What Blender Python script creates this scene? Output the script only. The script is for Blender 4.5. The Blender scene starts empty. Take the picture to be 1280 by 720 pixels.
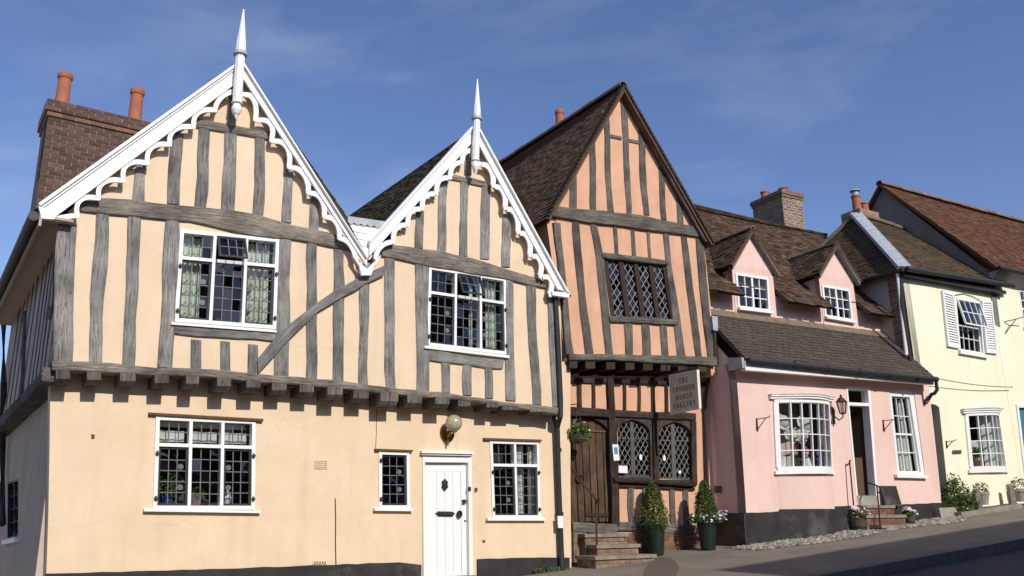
import bpy, math, random
import numpy as np
from mathutils import Vector
from mathutils.geometry import tessellate_polygon
random.seed(7)
RND = random.random
def rj(a): return random.uniform(-a, a)
SC = bpy.context.scene
COL = SC.collection
D2R = math.radians

# ------------------------------------------------------------------ camera
FPX = 1080.0; PITCH = D2R(15.5); ROLL = -0.0154
EYE = np.array([0.0, 0.0, 1.6])
cF = np.array([0, math.cos(PITCH), math.sin(PITCH)])
cU0 = np.array([0, -math.sin(PITCH), math.cos(PITCH)]); cR0 = np.array([1.0, 0, 0])
cR = math.cos(ROLL)*cR0 + math.sin(ROLL)*cU0
cU = -math.sin(ROLL)*cR0 + math.cos(ROLL)*cU0
cam = bpy.data.cameras.new('camera'); camo = bpy.data.objects.new('camera', cam); COL.objects.link(camo)
cam.sensor_width = 36.0; cam.lens = 36.0*FPX/1280.0; cam.clip_start = 0.1; cam.clip_end = 3000
from mathutils import Matrix
camo.matrix_world = Matrix(((cR[0], cU[0], -cF[0], EYE[0]), (cR[1], cU[1], -cF[1], EYE[1]), (cR[2], cU[2], -cF[2], EYE[2]), (0, 0, 0, 1)))
SC.camera = camo

def ray(x, y): return cF + (x-640)/FPX*cR - (y-360)/FPX*cU
class Plane:
    """vertical plane: origin Q, horizontal direction d (left to right), outward normal n"""
    def __init__(s, Q, ang=None, d=None, n=None):
        s.Q = np.array(Q, float)
        if d is None:
            a = D2R(ang); d = np.array([math.sin(a), math.cos(a), 0]); n = np.array([d[1], -d[0], 0])
        s.d = d; s.n = n; s.z = np.array([0, 0, 1.0])
    def hit(s, x, y, o=0.0):
        D = ray(x, y); t = ((s.Q+o*s.n-EYE)@s.n)/(D@s.n); return EYE+t*D
    def at(s, u, z, o=0.0):
        p = s.Q+s.d*u+s.n*o; return np.array([p[0], p[1], z])
    def uz(s, P): return (float((P-s.Q)@s.d), float(P[2]))

_D = ray(528, 660); _D = _D/np.hypot(_D[0], _D[1]); QA = EYE+13*_D; QA[2] = 0
PA = Plane(QA, 55)                       # front of the cream house
W0 = PA.hit(712, 600); W0 = np.array([W0[0], W0[1], 0.0])
PB = Plane(W0-PA.n*0.3, 60)              # ground floor of the gallery
PC = Plane(PB.Q+3.38*PB.d+0.8*PB.n, 60)  # front of the pink cottage
PD = Plane(PC.Q-0.12*PC.n, 60)           # front of the yellow cottage
dS, nS = PB.d, PB.n                      # the street's direction, and its normal
GR = .08*dS-.03*nS
def ground_z(s, t): return .97+.08*s-.03*t
def G(s, t, dz=0.0):
    p = W0+s*dS+t*nS; return np.array([p[0], p[1], ground_z(s, t)+dz])
def gp(x, y):
    D = ray(x, y); k = (.97+GR@(EYE-W0)-EYE[2])/(D[2]-GR@D); return EYE+k*D

# ------------------------------------------------------------------ sky, sun, exposure
SUN_AZ = 5.0; SUN_EL = 33.0             # azimuth measured from the street's normal
_a = D2R(SUN_AZ)
sh = math.cos(_a)*nS + math.sin(_a)*dS
SUN = np.array([sh[0]*math.cos(D2R(SUN_EL)), sh[1]*math.cos(D2R(SUN_EL)), math.sin(D2R(SUN_EL))])
world = bpy.data.worlds.new('World'); SC.world = world; world.use_nodes = True
wn = world.node_tree.nodes; wl = world.node_tree.links
sky = wn.new('ShaderNodeTexSky'); sky.sky_type = 'NISHITA'; sky.sun_disc = False
sky.sun_elevation = D2R(SUN_EL); sky.sun_rotation = math.atan2(sh[0], sh[1])
sky.altitude = 50; sky.air_density = 1.0; sky.dust_density = 0.6; sky.ozone_density = 2.2
bg = wn['Background']; bg.inputs['Strength'].default_value = 0.12
tc = wn.new('ShaderNodeTexCoord'); mp = wn.new('ShaderNodeMapping'); mp.inputs['Scale'].default_value = (1.1, 1.1, 3.2)
mp.inputs['Rotation'].default_value = (0.25, 0.5, 0.3)
nz = wn.new('ShaderNodeTexNoise'); nz.inputs['Scale'].default_value = 2.1; nz.inputs['Detail'].default_value = 7; nz.inputs['Roughness'].default_value = .56; nz.inputs['Distortion'].default_value = .5
rp = wn.new('ShaderNodeValToRGB'); rp.color_ramp.elements[0].position = .46; rp.color_ramp.elements[0].color = (0, 0, 0, 1)
rp.color_ramp.elements[1].position = .95; rp.color_ramp.elements[1].color = (.42, .42, .42, 1)
mx = wn.new('ShaderNodeMixRGB'); mx.inputs['Color2'].default_value = (5.6, 6.2, 7.0, 1)
wl.new(tc.outputs['Generated'], mp.inputs['Vector']); wl.new(mp.outputs['Vector'], nz.inputs['Vector'])
wl.new(nz.outputs['Fac'], rp.inputs['Fac']); wl.new(rp.outputs['Color'], mx.inputs['Fac'])
tint = wn.new('ShaderNodeMixRGB'); tint.blend_type = 'MULTIPLY'; tint.inputs['Fac'].default_value = 1; tint.inputs['Color2'].default_value = (.85, .87, 1.08, 1)
wl.new(sky.outputs['Color'], tint.inputs['Color1']); wl.new(tint.outputs['Color'], mx.inputs['Color1']); wl.new(mx.outputs['Color'], bg.inputs['Color'])
sl = bpy.data.lights.new('sun', 'SUN'); sl.energy = 3.75; sl.angle = D2R(.55); sl.color = (1.0, .95, .87)
so = bpy.data.objects.new('sun', sl); COL.objects.link(so)
so.rotation_euler = Vector(SUN).to_track_quat('Z', 'Y').to_euler(); so.location = (0, -10, 30)
SC.view_settings.view_transform = 'Standard'; SC.view_settings.look = 'None'
SC.view_settings.exposure = 0.1; SC.view_settings.gamma = 1.0
SC.cycles.max_bounces = 6; SC.cycles.transparent_max_bounces = 12

# ------------------------------------------------------------------ materials
def lin(c): return tuple(c)+(1.0,)
def mat(name, c1, c2=None, scale=3.0, rough=.85, spec=.3, bump=0.0, bscale=60.0, objrand=0.0, metal=0.0, ramp=(.35, .65), detail=6, c3=None, s3=.7, r3=(.55, .75), streak=0.0, crack=0.0):
    m = bpy.data.materials.new(name); m.use_nodes = True; n = m.node_tree.nodes; l = m.node_tree.links
    b = n['Principled BSDF']; b.inputs['Roughness'].default_value = rough; b.inputs['Specular IOR Level'].default_value = spec; b.inputs['Metallic'].default_value = metal
    t = n.new('ShaderNodeTexCoord'); src = t.outputs['Object']
    out = None
    if c2 is not None:
        z = n.new('ShaderNodeTexNoise'); z.inputs['Scale'].default_value = scale; z.inputs['Detail'].default_value = detail; z.inputs['Roughness'].default_value = .62
        l.new(src, z.inputs['Vector'])
        r = n.new('ShaderNodeValToRGB'); r.color_ramp.elements[0].position = ramp[0]; r.color_ramp.elements[1].position = ramp[1]
        r.color_ramp.elements[0].color = lin(c1); r.color_ramp.elements[1].color = lin(c2)
        l.new(z.outputs['Fac'], r.inputs['Fac']); out = r.outputs['Color']
        if c3 is not None:
            z3 = n.new('ShaderNodeTexNoise'); z3.inputs['Scale'].default_value = s3; z3.inputs['Detail'].default_value = 8; z3.inputs['Roughness'].default_value = .65
            l.new(src, z3.inputs['Vector'])
            r3n = n.new('ShaderNodeValToRGB'); r3n.color_ramp.elements[0].position = r3[0]; r3n.color_ramp.elements[1].position = r3[1]
            l.new(z3.outputs['Fac'], r3n.inputs['Fac'])
            mm = n.new('ShaderNodeMixRGB'); mm.inputs['Color2'].default_value = lin(c3); l.new(out, mm.inputs['Color1']); l.new(r3n.outputs['Color'], mm.inputs['Fac']); out = mm.outputs['Color']
    if streak and out:
        mpp = n.new('ShaderNodeMapping'); mpp.inputs['Scale'].default_value = (5, 5, .45); l.new(src, mpp.inputs['Vector'])
        zs = n.new('ShaderNodeTexNoise'); zs.inputs['Scale'].default_value = 1.0; zs.inputs['Detail'].default_value = 7; zs.inputs['Roughness'].default_value = .6; l.new(mpp.outputs[0], zs.inputs['Vector'])
        ms = n.new('ShaderNodeMapRange'); ms.inputs['From Min'].default_value = .5; ms.inputs['From Max'].default_value = .8; ms.inputs['To Min'].default_value = 1.0; ms.inputs['To Max'].default_value = 1.0-streak
        l.new(zs.outputs['Fac'], ms.inputs['Value']); hv_ = n.new('ShaderNodeHueSaturation'); l.new(out, hv_.inputs['Color']); l.new(ms.outputs[0], hv_.inputs['Value']); out = hv_.outputs['Color']
    if crack and out:
        nd = n.new('ShaderNodeTexNoise'); nd.inputs['Scale'].default_value = 1.6; nd.inputs['Detail'].default_value = 6; l.new(src, nd.inputs['Vector'])
        av = n.new('ShaderNodeMixRGB'); av.inputs['Fac'].default_value = .35; l.new(src, av.inputs['Color1']); l.new(nd.outputs['Color'], av.inputs['Color2'])
        vo = n.new('ShaderNodeTexVoronoi'); vo.feature = 'DISTANCE_TO_EDGE'; vo.inputs['Scale'].default_value = .75; l.new(av.outputs[0], vo.inputs['Vector'])
        cm_ = n.new('ShaderNodeMapRange'); cm_.inputs['From Min'].default_value = .0; cm_.inputs['From Max'].default_value = .006; cm_.inputs['To Min'].default_value = 1.0-crack; cm_.inputs['To Max'].default_value = 1.0
        l.new(vo.outputs['Distance'], cm_.inputs['Value']); hc_ = n.new('ShaderNodeHueSaturation'); l.new(out, hc_.inputs['Color']); l.new(cm_.outputs[0], hc_.inputs['Value']); out = hc_.outputs['Color']
    if objrand:
        oi = n.new('ShaderNodeObjectInfo'); mr = n.new('ShaderNodeMapRange'); mr.inputs['To Min'].default_value = 1-objrand; mr.inputs['To Max'].default_value = 1+objrand
        l.new(oi.outputs['Random'], mr.inputs['Value'])
        hs = n.new('ShaderNodeHueSaturation'); l.new(mr.outputs['Result'], hs.inputs['Value'])
        if out: l.new(out, hs.inputs['Color'])
        else: hs.inputs['Color'].default_value = lin(c1)
        out = hs.outputs['Color']
    if out: l.new(out, b.inputs['Base Color'])
    else: b.inputs['Base Color'].default_value = lin(c1)
    if bump:
        z2 = n.new('ShaderNodeTexNoise'); z2.inputs['Scale'].default_value = bscale; z2.inputs['Detail'].default_value = 5
        l.new(src, z2.inputs['Vector'])
        bp = n.new('ShaderNodeBump'); bp.inputs['Strength'].default_value = bump; bp.inputs['Distance'].default_value = .02
        l.new(z2.outputs['Fac'], bp.inputs['Height']); l.new(bp.outputs['Normal'], b.inputs['Normal'])
    return m

def timber(name, dark, mid, light, bstr=.7):
    """weathered oak: grain runs along uv.y (metres)"""
    m = bpy.data.materials.new(name); m.use_nodes = True; n = m.node_tree.nodes; l = m.node_tree.links
    b = n['Principled BSDF']; b.inputs['Roughness'].default_value = .9; b.inputs['Specular IOR Level'].default_value = .15
    t = n.new('ShaderNodeTexCoord'); oi = n.new('ShaderNodeObjectInfo')
    ad = n.new('ShaderNodeVectorMath'); ad.operation = 'ADD'; cb = n.new('ShaderNodeCombineXYZ')
    ml = n.new('ShaderNodeMath'); ml.operation = 'MULTIPLY'; ml.inputs[1].default_value = 37.0
    l.new(oi.outputs['Random'], ml.inputs[0]); l.new(ml.outputs[0], cb.inputs['X']); l.new(ml.outputs[0], cb.inputs['Y'])
    l.new(t.outputs['UV'], ad.inputs[0]); l.new(cb.outputs[0], ad.inputs[1])
    mp = n.new('ShaderNodeMapping'); mp.inputs['Scale'].default_value = (46, 4.0, 1); l.new(ad.outputs[0], mp.inputs['Vector'])
    z = n.new('ShaderNodeTexNoise'); z.inputs['Scale'].default_value = 1.0; z.inputs['Detail'].default_value = 10; z.inputs['Roughness'].default_value = .74; z.inputs['Distortion'].default_value = .9
    l.new(mp.outputs[0], z.inputs['Vector'])
    r = n.new('ShaderNodeValToRGB'); e = r.color_ramp.elements
    e[0].position = .30; e[0].color = lin(dark); e[1].position = .72; e[1].color = lin(light); k = e.new(.45); k.color = lin(mid)
    l.new(z.outputs['Fac'], r.inputs['Fac'])
    # big soft stains
    z2 = n.new('ShaderNodeTexNoise'); z2.inputs['Scale'].default_value = 2.3; z2.inputs['Detail'].default_value = 4; l.new(ad.outputs[0], z2.inputs['Vector'])
    mr = n.new('ShaderNodeMapRange'); mr.inputs['From Min'].default_value = .3; mr.inputs['From Max'].default_value = .7; mr.inputs['To Min'].default_value = .62; mr.inputs['To Max'].default_value = 1.42
    l.new(z2.outputs['Fac'], mr.inputs['Value'])
    mr2 = n.new('ShaderNodeMapRange'); mr2.inputs['To Min'].default_value = .80; mr2.inputs['To Max'].default_value = 1.22; l.new(oi.outputs['Random'], mr2.inputs['Value'])
    m3 = n.new('ShaderNodeMath'); m3.operation = 'MULTIPLY'; l.new(mr.outputs[0], m3.inputs[0]); l.new(mr2.outputs[0], m3.inputs[1])
    wm = n.new('ShaderNodeMixRGB'); wm.blend_type = 'MULTIPLY'; wm.inputs['Color2'].default_value = (1.06, .985, .89, 1); l.new(z2.outputs['Fac'], wm.inputs['Fac']); l.new(r.outputs[0], wm.inputs['Color1'])
    hs = n.new('ShaderNodeHueSaturation'); l.new(wm.outputs[0], hs.inputs['Color']); l.new(m3.outputs[0], hs.inputs['Value'])
    # drying cracks
    mp2 = n.new('ShaderNodeMapping'); mp2.inputs['Scale'].default_value = (22, .9, 1); l.new(ad.outputs[0], mp2.inputs['Vector'])
    v = n.new('ShaderNodeTexNoise'); v.inputs['Scale'].default_value = 1.0; v.inputs['Detail'].default_value = 3; v.inputs['Distortion'].default_value = 1.2; l.new(mp2.outputs[0], v.inputs['Vector'])
    cr = n.new('ShaderNodeValToRGB'); ce = cr.color_ramp.elements; ce[0].position = .485; ce[0].color = (1, 1, 1, 1); ce[1].position = .515; ce[1].color = (1, 1, 1, 1); c5 = ce.new(.5); c5.color = (.3, .28, .26, 1)
    l.new(v.outputs['Fac'], cr.inputs['Fac'])
    mu = n.new('ShaderNodeMixRGB'); mu.blend_type = 'MULTIPLY'; mu.inputs['Fac'].default_value = .8; l.new(hs.outputs[0], mu.inputs['Color1']); l.new(cr.outputs[0], mu.inputs['Color2'])
    l.new(mu.outputs[0], b.inputs['Base Color'])
    mh = n.new('ShaderNodeMath'); mh.operation = 'MULTIPLY'; l.new(z.outputs['Fac'], mh.inputs[0]); l.new(cr.outputs[0], mh.inputs[1])
    bp = n.new('ShaderNodeBump'); bp.inputs['Strength'].default_value = bstr; bp.inputs['Distance'].default_value = .02
    l.new(mh.outputs[0], bp.inputs['Height']); l.new(bp.outputs[0], b.inputs['Normal'])
    return m

def tilemat(name, cols, moss, mossamt=(.5, .68), rough=.92):
    """uv.x carries a random number per tile"""
    m = bpy.data.materials.new(name); m.use_nodes = True; n = m.node_tree.nodes; l = m.node_tree.links
    b = n['Principled BSDF']; b.inputs['Roughness'].default_value = rough; b.inputs['Specular IOR Level'].default_value = .2
    t = n.new('ShaderNodeTexCoord'); sp = n.new('ShaderNodeSeparateXYZ'); l.new(t.outputs['UV'], sp.inputs[0])
    r = n.new('ShaderNodeValToRGB'); e = r.color_ramp.elements; e[0].color = lin(cols[0]); e[1].color = lin(cols[-1])
    for i, c in enumerate(cols[1:-1]): k = e.new((i+1)/(len(cols)-1)); k.color = lin(c)
    l.new(sp.outputs[0], r.inputs['Fac'])
    z = n.new('ShaderNodeTexNoise'); z.inputs['Scale'].default_value = 1.3; z.inputs['Detail'].default_value = 9; z.inputs['Roughness'].default_value = .7; l.new(t.outputs['Object'], z.inputs['Vector'])
    rr = n.new('ShaderNodeValToRGB'); rr.color_ramp.elements[0].position = mossamt[0]; rr.color_ramp.elements[1].position = mossamt[1]; l.new(z.outputs['Fac'], rr.inputs['Fac'])
    mx = n.new('ShaderNodeMixRGB'); mx.inputs['Color2'].default_value = lin(moss); l.new(rr.outputs[0], mx.inputs['Fac']); l.new(r.outputs[0], mx.inputs['Color1'])
    z2 = n.new('ShaderNodeTexNoise'); z2.inputs['Scale'].default_value = 18; z2.inputs['Detail'].default_value = 6; l.new(t.outputs['Object'], z2.inputs['Vector'])
    mr = n.new('ShaderNodeMapRange'); mr.inputs['To Min'].default_value = .55; mr.inputs['To Max'].default_value = 1.45; l.new(z2.outputs['Fac'], mr.inputs['Value'])
    hs = n.new('ShaderNodeHueSaturation'); l.new(mx.outputs[0], hs.inputs['Color']); l.new(mr.outputs[0], hs.inputs['Value']); l.new(hs.outputs[0], b.inputs['Base Color'])
    bp = n.new('ShaderNodeBump'); bp.inputs['Strength'].default_value = .4; bp.inputs['Distance'].default_value = .02; l.new(z2.outputs['Fac'], bp.inputs['Height']); l.new(bp.outputs[0], b.inputs['Normal'])
    return m

def glassmat(name, tint, rough=.03):
    m = bpy.data.materials.new(name); m.use_nodes = True; n = m.node_tree.nodes; l = m.node_tree.links
    n.remove(n['Principled BSDF']); o = n['Material Output']
    tr = n.new('ShaderNodeBsdfTransparent'); tr.inputs['Color'].default_value = lin(tint)
    gl = n.new('ShaderNodeBsdfGlossy'); gl.inputs['Roughness'].default_value = rough
    fr = n.new('ShaderNodeFresnel'); fr.inputs['IOR'].default_value = 1.55
    t = n.new('ShaderNodeTexCoord'); z = n.new('ShaderNodeTexNoise'); z.inputs['Scale'].default_value = 5; z.inputs['Detail'].default_value = 2; l.new(t.outputs['Object'], z.inputs['Vector'])
    bp = n.new('ShaderNodeBump'); bp.inputs['Strength'].default_value = .12; bp.inputs['Distance'].default_value = .02; l.new(z.outputs['Fac'], bp.inputs['Height'])
    l.new(bp.outputs[0], gl.inputs['Normal'])
    mx = n.new('ShaderNodeMixShader'); m0 = n.new('ShaderNodeMath'); m0.operation = 'MULTIPLY'; m0.inputs[1].default_value = 1.7; l.new(fr.outputs[0], m0.inputs[0])
    ge = n.new('ShaderNodeNewGeometry'); iv = n.new('ShaderNodeMath'); iv.operation = 'SUBTRACT'; iv.inputs[0].default_value = 1.0; l.new(ge.outputs['Backfacing'], iv.inputs[1])
    ml = n.new('ShaderNodeMath'); ml.operation = 'MULTIPLY'; l.new(m0.outputs[0], ml.inputs[0]); l.new(iv.outputs[0], ml.inputs[1])
    l.new(ml.outputs[0], mx.inputs[0]); l.new(tr.outputs[0], mx.inputs[1]); l.new(gl.outputs[0], mx.inputs[2]); l.new(mx.outputs[0], o.inputs['Surface'])
    return m

def brickpaint(name, c1, c2):
    """painted brickwork: the courses show as fine relief (uv in metres)"""
    m = mat(name, c1, c2, 1.1, rough=.7, streak=.10); n = m.node_tree.nodes; l = m.node_tree.links; b = n['Principled BSDF']
    t = n.new('ShaderNodeTexCoord'); br = n.new('ShaderNodeTexBrick'); l.new(t.outputs['UV'], br.inputs['Vector'])
    br.inputs['Scale'].default_value = 1.0; br.inputs['Brick Width'].default_value = .225; br.inputs['Row Height'].default_value = .075; br.inputs['Mortar Size'].default_value = .008; br.inputs['Mortar Smooth'].default_value = .4
    br.inputs['Color1'].default_value = (1, 1, 1, 1); br.inputs['Color2'].default_value = (.86, .86, .86, 1); br.inputs['Mortar'].default_value = (0, 0, 0, 1)
    z = n.new('ShaderNodeTexNoise'); z.inputs['Scale'].default_value = 22; l.new(t.outputs['UV'], z.inputs['Vector'])
    ad = n.new('ShaderNodeMath'); ad.operation = 'ADD'; l.new(br.outputs['Color'], ad.inputs[0]); l.new(z.outputs['Fac'], ad.inputs[1])
    bp = n.new('ShaderNodeBump'); bp.inputs['Strength'].default_value = .32; bp.inputs['Distance'].default_value = .012; l.new(ad.outputs[0], bp.inputs['Height']); l.new(bp.outputs[0], b.inputs['Normal'])
    return m

M = {}
M['cream'] = mat('cream_limewash', (.72, .55, .37), (.77, .60, .415), 1.6, rough=.9, spec=.1, bump=.35, bscale=9, c3=(.66, .50, .34), s3=.55, r3=(.56, .8), streak=.10, crack=.07)
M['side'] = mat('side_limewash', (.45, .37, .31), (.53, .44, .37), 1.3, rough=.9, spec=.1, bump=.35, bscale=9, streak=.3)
M['orange'] = mat('orange_limewash', (.61, .345, .215), (.69, .41, .265), 2.0, rough=.9, spec=.1, bump=.35, bscale=9, c3=(.55, .31, .20), s3=.8, r3=(.55, .8), streak=.14)
M['pink'] = mat('pink_limewash', (.74, .52, .44), (.79, .575, .495), 1.2, rough=.88, spec=.12, bump=.3, bscale=8, c3=(.66, .46, .40), s3=.6, r3=(.57, .85), streak=.09, crack=.05)
M['yellow'] = brickpaint('yellow_paint', (.85, .80, .58), (.88, .84, .63))
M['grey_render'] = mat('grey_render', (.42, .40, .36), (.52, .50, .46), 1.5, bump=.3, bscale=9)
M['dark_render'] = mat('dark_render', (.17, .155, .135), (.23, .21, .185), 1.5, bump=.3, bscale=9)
M['oak'] = timber('weathered_oak', (.07, .066, .062), (.195, .19, .182), (.33, .325, .315))
M['oak_h'] = timber('weathered_oak_beam', (.05, .043, .036), (.16, .142, .122), (.32, .29, .25))
M['oak_b'] = timber('brown_grey_oak', (.04, .037, .034), (.105, .096, .087), (.21, .19, .17))
M['oak_dark'] = timber('dark_oak', (.018, .013, .010), (.042, .030, .024), (.085, .062, .050))
M['oak_panel'] = timber('oak_panel', (.035, .028, .024), (.075, .062, .053), (.12, .10, .088))
M['oak_door'] = timber('old_oak_door', (.03, .02, .014), (.085, .055, .038), (.15, .10, .07))
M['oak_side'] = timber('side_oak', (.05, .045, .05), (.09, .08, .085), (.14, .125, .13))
M['white'] = mat('white_paint', (.80, .79, .76), (.84, .83, .80), 4, rough=.45, spec=.4, bump=.10, bscale=30, c3=(.52, .50, .44), s3=2.6, r3=(.60, .82))
M['black'] = mat('black_iron', (.018, .018, .02), (.03, .03, .03), 20, rough=.55, spec=.4)
M['rust'] = mat('rusty_iron', (.10, .04, .02), (.05, .025, .018), 30, rough=.8)
M['tar'] = mat('tarred_plinth', (.022, .02, .022), (.04, .036, .036), 2.5, rough=.7, spec=.3, bump=.5, bscale=14, c3=(.17, .155, .14), s3=1.1, r3=(.52, .8))
M['glass'] = glassmat('window_glass', (.90, .92, .91))
M['oldglass'] = glassmat('old_leaded_glass', (.72, .75, .76))
M['lead'] = mat('lead_came', (.10, .10, .11), (.16, .16, .165), 30, rough=.5, spec=.4)
M['pale_lead'] = mat('pale_lead_came', (.20, .195, .185), (.28, .275, .26), 30, rough=.5, spec=.4)
M['leadsheet'] = mat('lead_sheet', (.30, .32, .34), (.45, .47, .49), 5, rough=.5, spec=.4, bump=.2, bscale=8)
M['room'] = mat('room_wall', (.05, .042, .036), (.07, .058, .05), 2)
M['curtain'] = mat('green_curtain', (.56, .60, .47), (.66, .69, .58), 9, rough=.9)
M['curtain_w'] = mat('white_curtain', (.62, .62, .58), (.74, .74, .70), 9, rough=.9)
M['roundel'] = mat('glass_roundel', (.34, .27, .23), (.22, .18, .17), 30, rough=.4)
M['brown_lintel'] = mat('brown_drip_board', (.09, .05, .025), (.15, .085, .04), 20)
M['brick_stack'] = mat('stack_brick', (.125, .074, .056), (.085, .054, .044), 12, rough=.92, bump=.5, bscale=60, objrand=.3)
M['brick_red'] = mat('red_brick', (.24, .115, .07), (.16, .08, .055), 12, rough=.92, bump=.5, bscale=60, objrand=.3)
M['brick_old'] = mat('old_brick', (.30, .20, .13), (.16, .10, .07), 10, rough=.92, bump=.5, bscale=60, objrand=.3)
M['mortar'] = mat('lime_mortar', (.32, .28, .23), (.42, .38, .32), 14, bump=.4)
M['mortar_d'] = mat('sooty_mortar', (.22, .16, .12), (.32, .25, .19), 14, bump=.4)
M['terracotta'] = mat('terracotta', (.40, .14, .075), (.30, .105, .06), 7, rough=.8, bump=.2, bscale=30)
M['tile_b'] = tilemat('brown_clay_tile', [(.045, .028, .019), (.115, .062, .040), (.17, .088, .052), (.075, .045, .029), (.15, .098, .066)], (.085, .07, .03))
M['tile_c'] = tilemat('mossy_clay_tile', [(.035, .021, .015), (.085, .048, .031), (.12, .068, .042), (.058, .036, .025), (.16, .105, .07)], (.085, .068, .034), (.53, .72))
M['tile_d'] = tilemat('moss_brown_tile', [(.055, .036, .022), (.085, .056, .034), (.115, .075, .045), (.07, .048, .03)], (.095, .078, .036), (.46, .70))
M['tile_e'] = tilemat('red_clay_tile', [(.075, .036, .022), (.13, .06, .034), (.17, .078, .042), (.10, .048, .028)], (.11, .075, .04), (.55, .75))
M['tile_lean'] = tilemat('grey_brown_tile', [(.066, .052, .043), (.086, .067, .055), (.074, .058, .048), (.10, .078, .064)], (.06, .05, .04), (.55, .8))
M['tile_a'] = tilemat('dark_lichen_tile', [(.022, .017, .011), (.05, .035, .022), (.065, .045, .026), (.035, .026, .017)], (.085, .066, .022), (.45, .64))
M['ridge'] = mat('ridge_tile', (.22, .17, .12), (.14, .095, .065), 6, bump=.4, bscale=30, objrand=.2, c3=(.24, .22, .12), s3=3)
M['stone'] = mat('worn_stone', (.28, .25, .20), (.19, .17, .13), 5, bump=.4, bscale=30, c3=(.12, .11, .07), s3=1.5)
M['pale_stone'] = mat('pale_stone', (.36, .34, .29), (.28, .26, .22), 6, bump=.3, bscale=40)
M['pavement'] = mat('pavement_tarmac', (.185, .158, .122), (.24, .205, .16), 1.2, bump=.5, bscale=130, c3=(.15, .125, .105), s3=.5, r3=(.5, .75))
M['dark_brown'] = mat('dark_brown_tarmac', (.125, .098, .077), (.16, .125, .098), 2.5, rough=.6, bump=.5, bscale=130)
M['road'] = mat('road_asphalt', (.045, .046, .052), (.065, .066, .072), 1.5, bump=.6, bscale=160)
M['kerb'] = mat('kerb_granite', (.17, .16, .15), (.12, .115, .11), 9, bump=.4, objrand=.15)
M['earth'] = mat('open_ground', (.06, .065, .03), (.09, .09, .045), .2)
M['cobble'] = tilemat('flint_cobble', [(.14, .125, .10), (.28, .25, .20), (.36, .33, .28), (.20, .18, .15)], (.12, .115, .07), (.52, .7))
M['soil'] = mat('cobble_bed', (.10, .088, .066), (.15, .13, .10), 8, bump=.6)
M['leaf'] = tilemat('box_leaf', [(.03, .05, .010), (.07, .098, .018), (.11, .135, .026), (.05, .072, .014)], (.06, .08, .015), (.5, .8), rough=.6)
M['leaf2'] = tilemat('bright_leaf', [(.05, .09, .02), (.09, .15, .035), (.13, .19, .05), (.06, .10, .025)], (.09, .13, .04), (.5, .8), rough=.6)
M['petal_w'] = tilemat('white_petal', [(.75, .73, .74), (.85, .84, .83), (.70, .62, .70)], (.8, .8, .8), (.6, .9))
M['petal_v'] = tilemat('violet_petal', [(.30, .26, .55), (.45, .38, .62), (.62, .55, .70)], (.5, .45, .65), (.6, .9))
M['petal_p'] = tilemat('pink_petal', [(.75, .55, .62), (.82, .68, .72), (.80, .78, .78)], (.8, .7, .75), (.6, .9))
M['pot_green'] = mat('glazed_green_pot', (.007, .016, .012), (.012, .026, .019), 6, rough=.4, spec=.5)
M['wood'] = mat('barrel_wood', (.11, .085, .06), (.07, .052, .038), 14, bump=.4)
M['post'] = mat('grey_post', (.24, .22, .19), (.15, .14, .12), 14, bump=.4)
M['brass'] = mat('tarnished_brass', (.30, .20, .06), (.20, .13, .04), 20, rough=.4, metal=.7)
M['paper'] = mat('notice_paper', (.72, .74, .78), (.78, .79, .82), 5)
M['ink'] = mat('blue_print', (.10, .17, .32), (.16, .24, .4), 9)
M['signboard'] = mat('sign_board', (.56, .50, .35), (.64, .58, .42), 7, rough=.7, c3=(.46, .41, .29), s3=2)
M['signedge'] = mat('sign_edge', (.72, .68, .55), (.78, .74, .62), 7)
M['letter'] = mat('sign_lettering', (.19, .12, .05), (.24, .16, .07), 9)
M['teal'] = mat('teal_paint', (.05, .16, .20), (.07, .20, .24), 4, rough=.5)
M['red'] = mat('red_cloth', (.45, .03, .04), (.55, .06, .06), 9)
M['skin'] = mat('pale_straw', (.75, .73, .68), (.62, .60, .55), 12, bump=.3)
M['blue'] = mat('blue_cloth', (.04, .06, .25), (.06, .09, .32), 9)
M['dgreen'] = mat('green_cloth', (.03, .07, .03), (.05, .10, .04), 9)
mg = bpy.data.materials.new('globe_glass'); mg.use_nodes = True; _b = mg.node_tree.nodes['Principled BSDF']
_b.inputs['Base Color'].default_value = (.62, .56, .40, 1); _b.inputs['Roughness'].default_value = .18; _b.inputs['Transmission Weight'].default_value = .55; M['globe'] = mg

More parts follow.
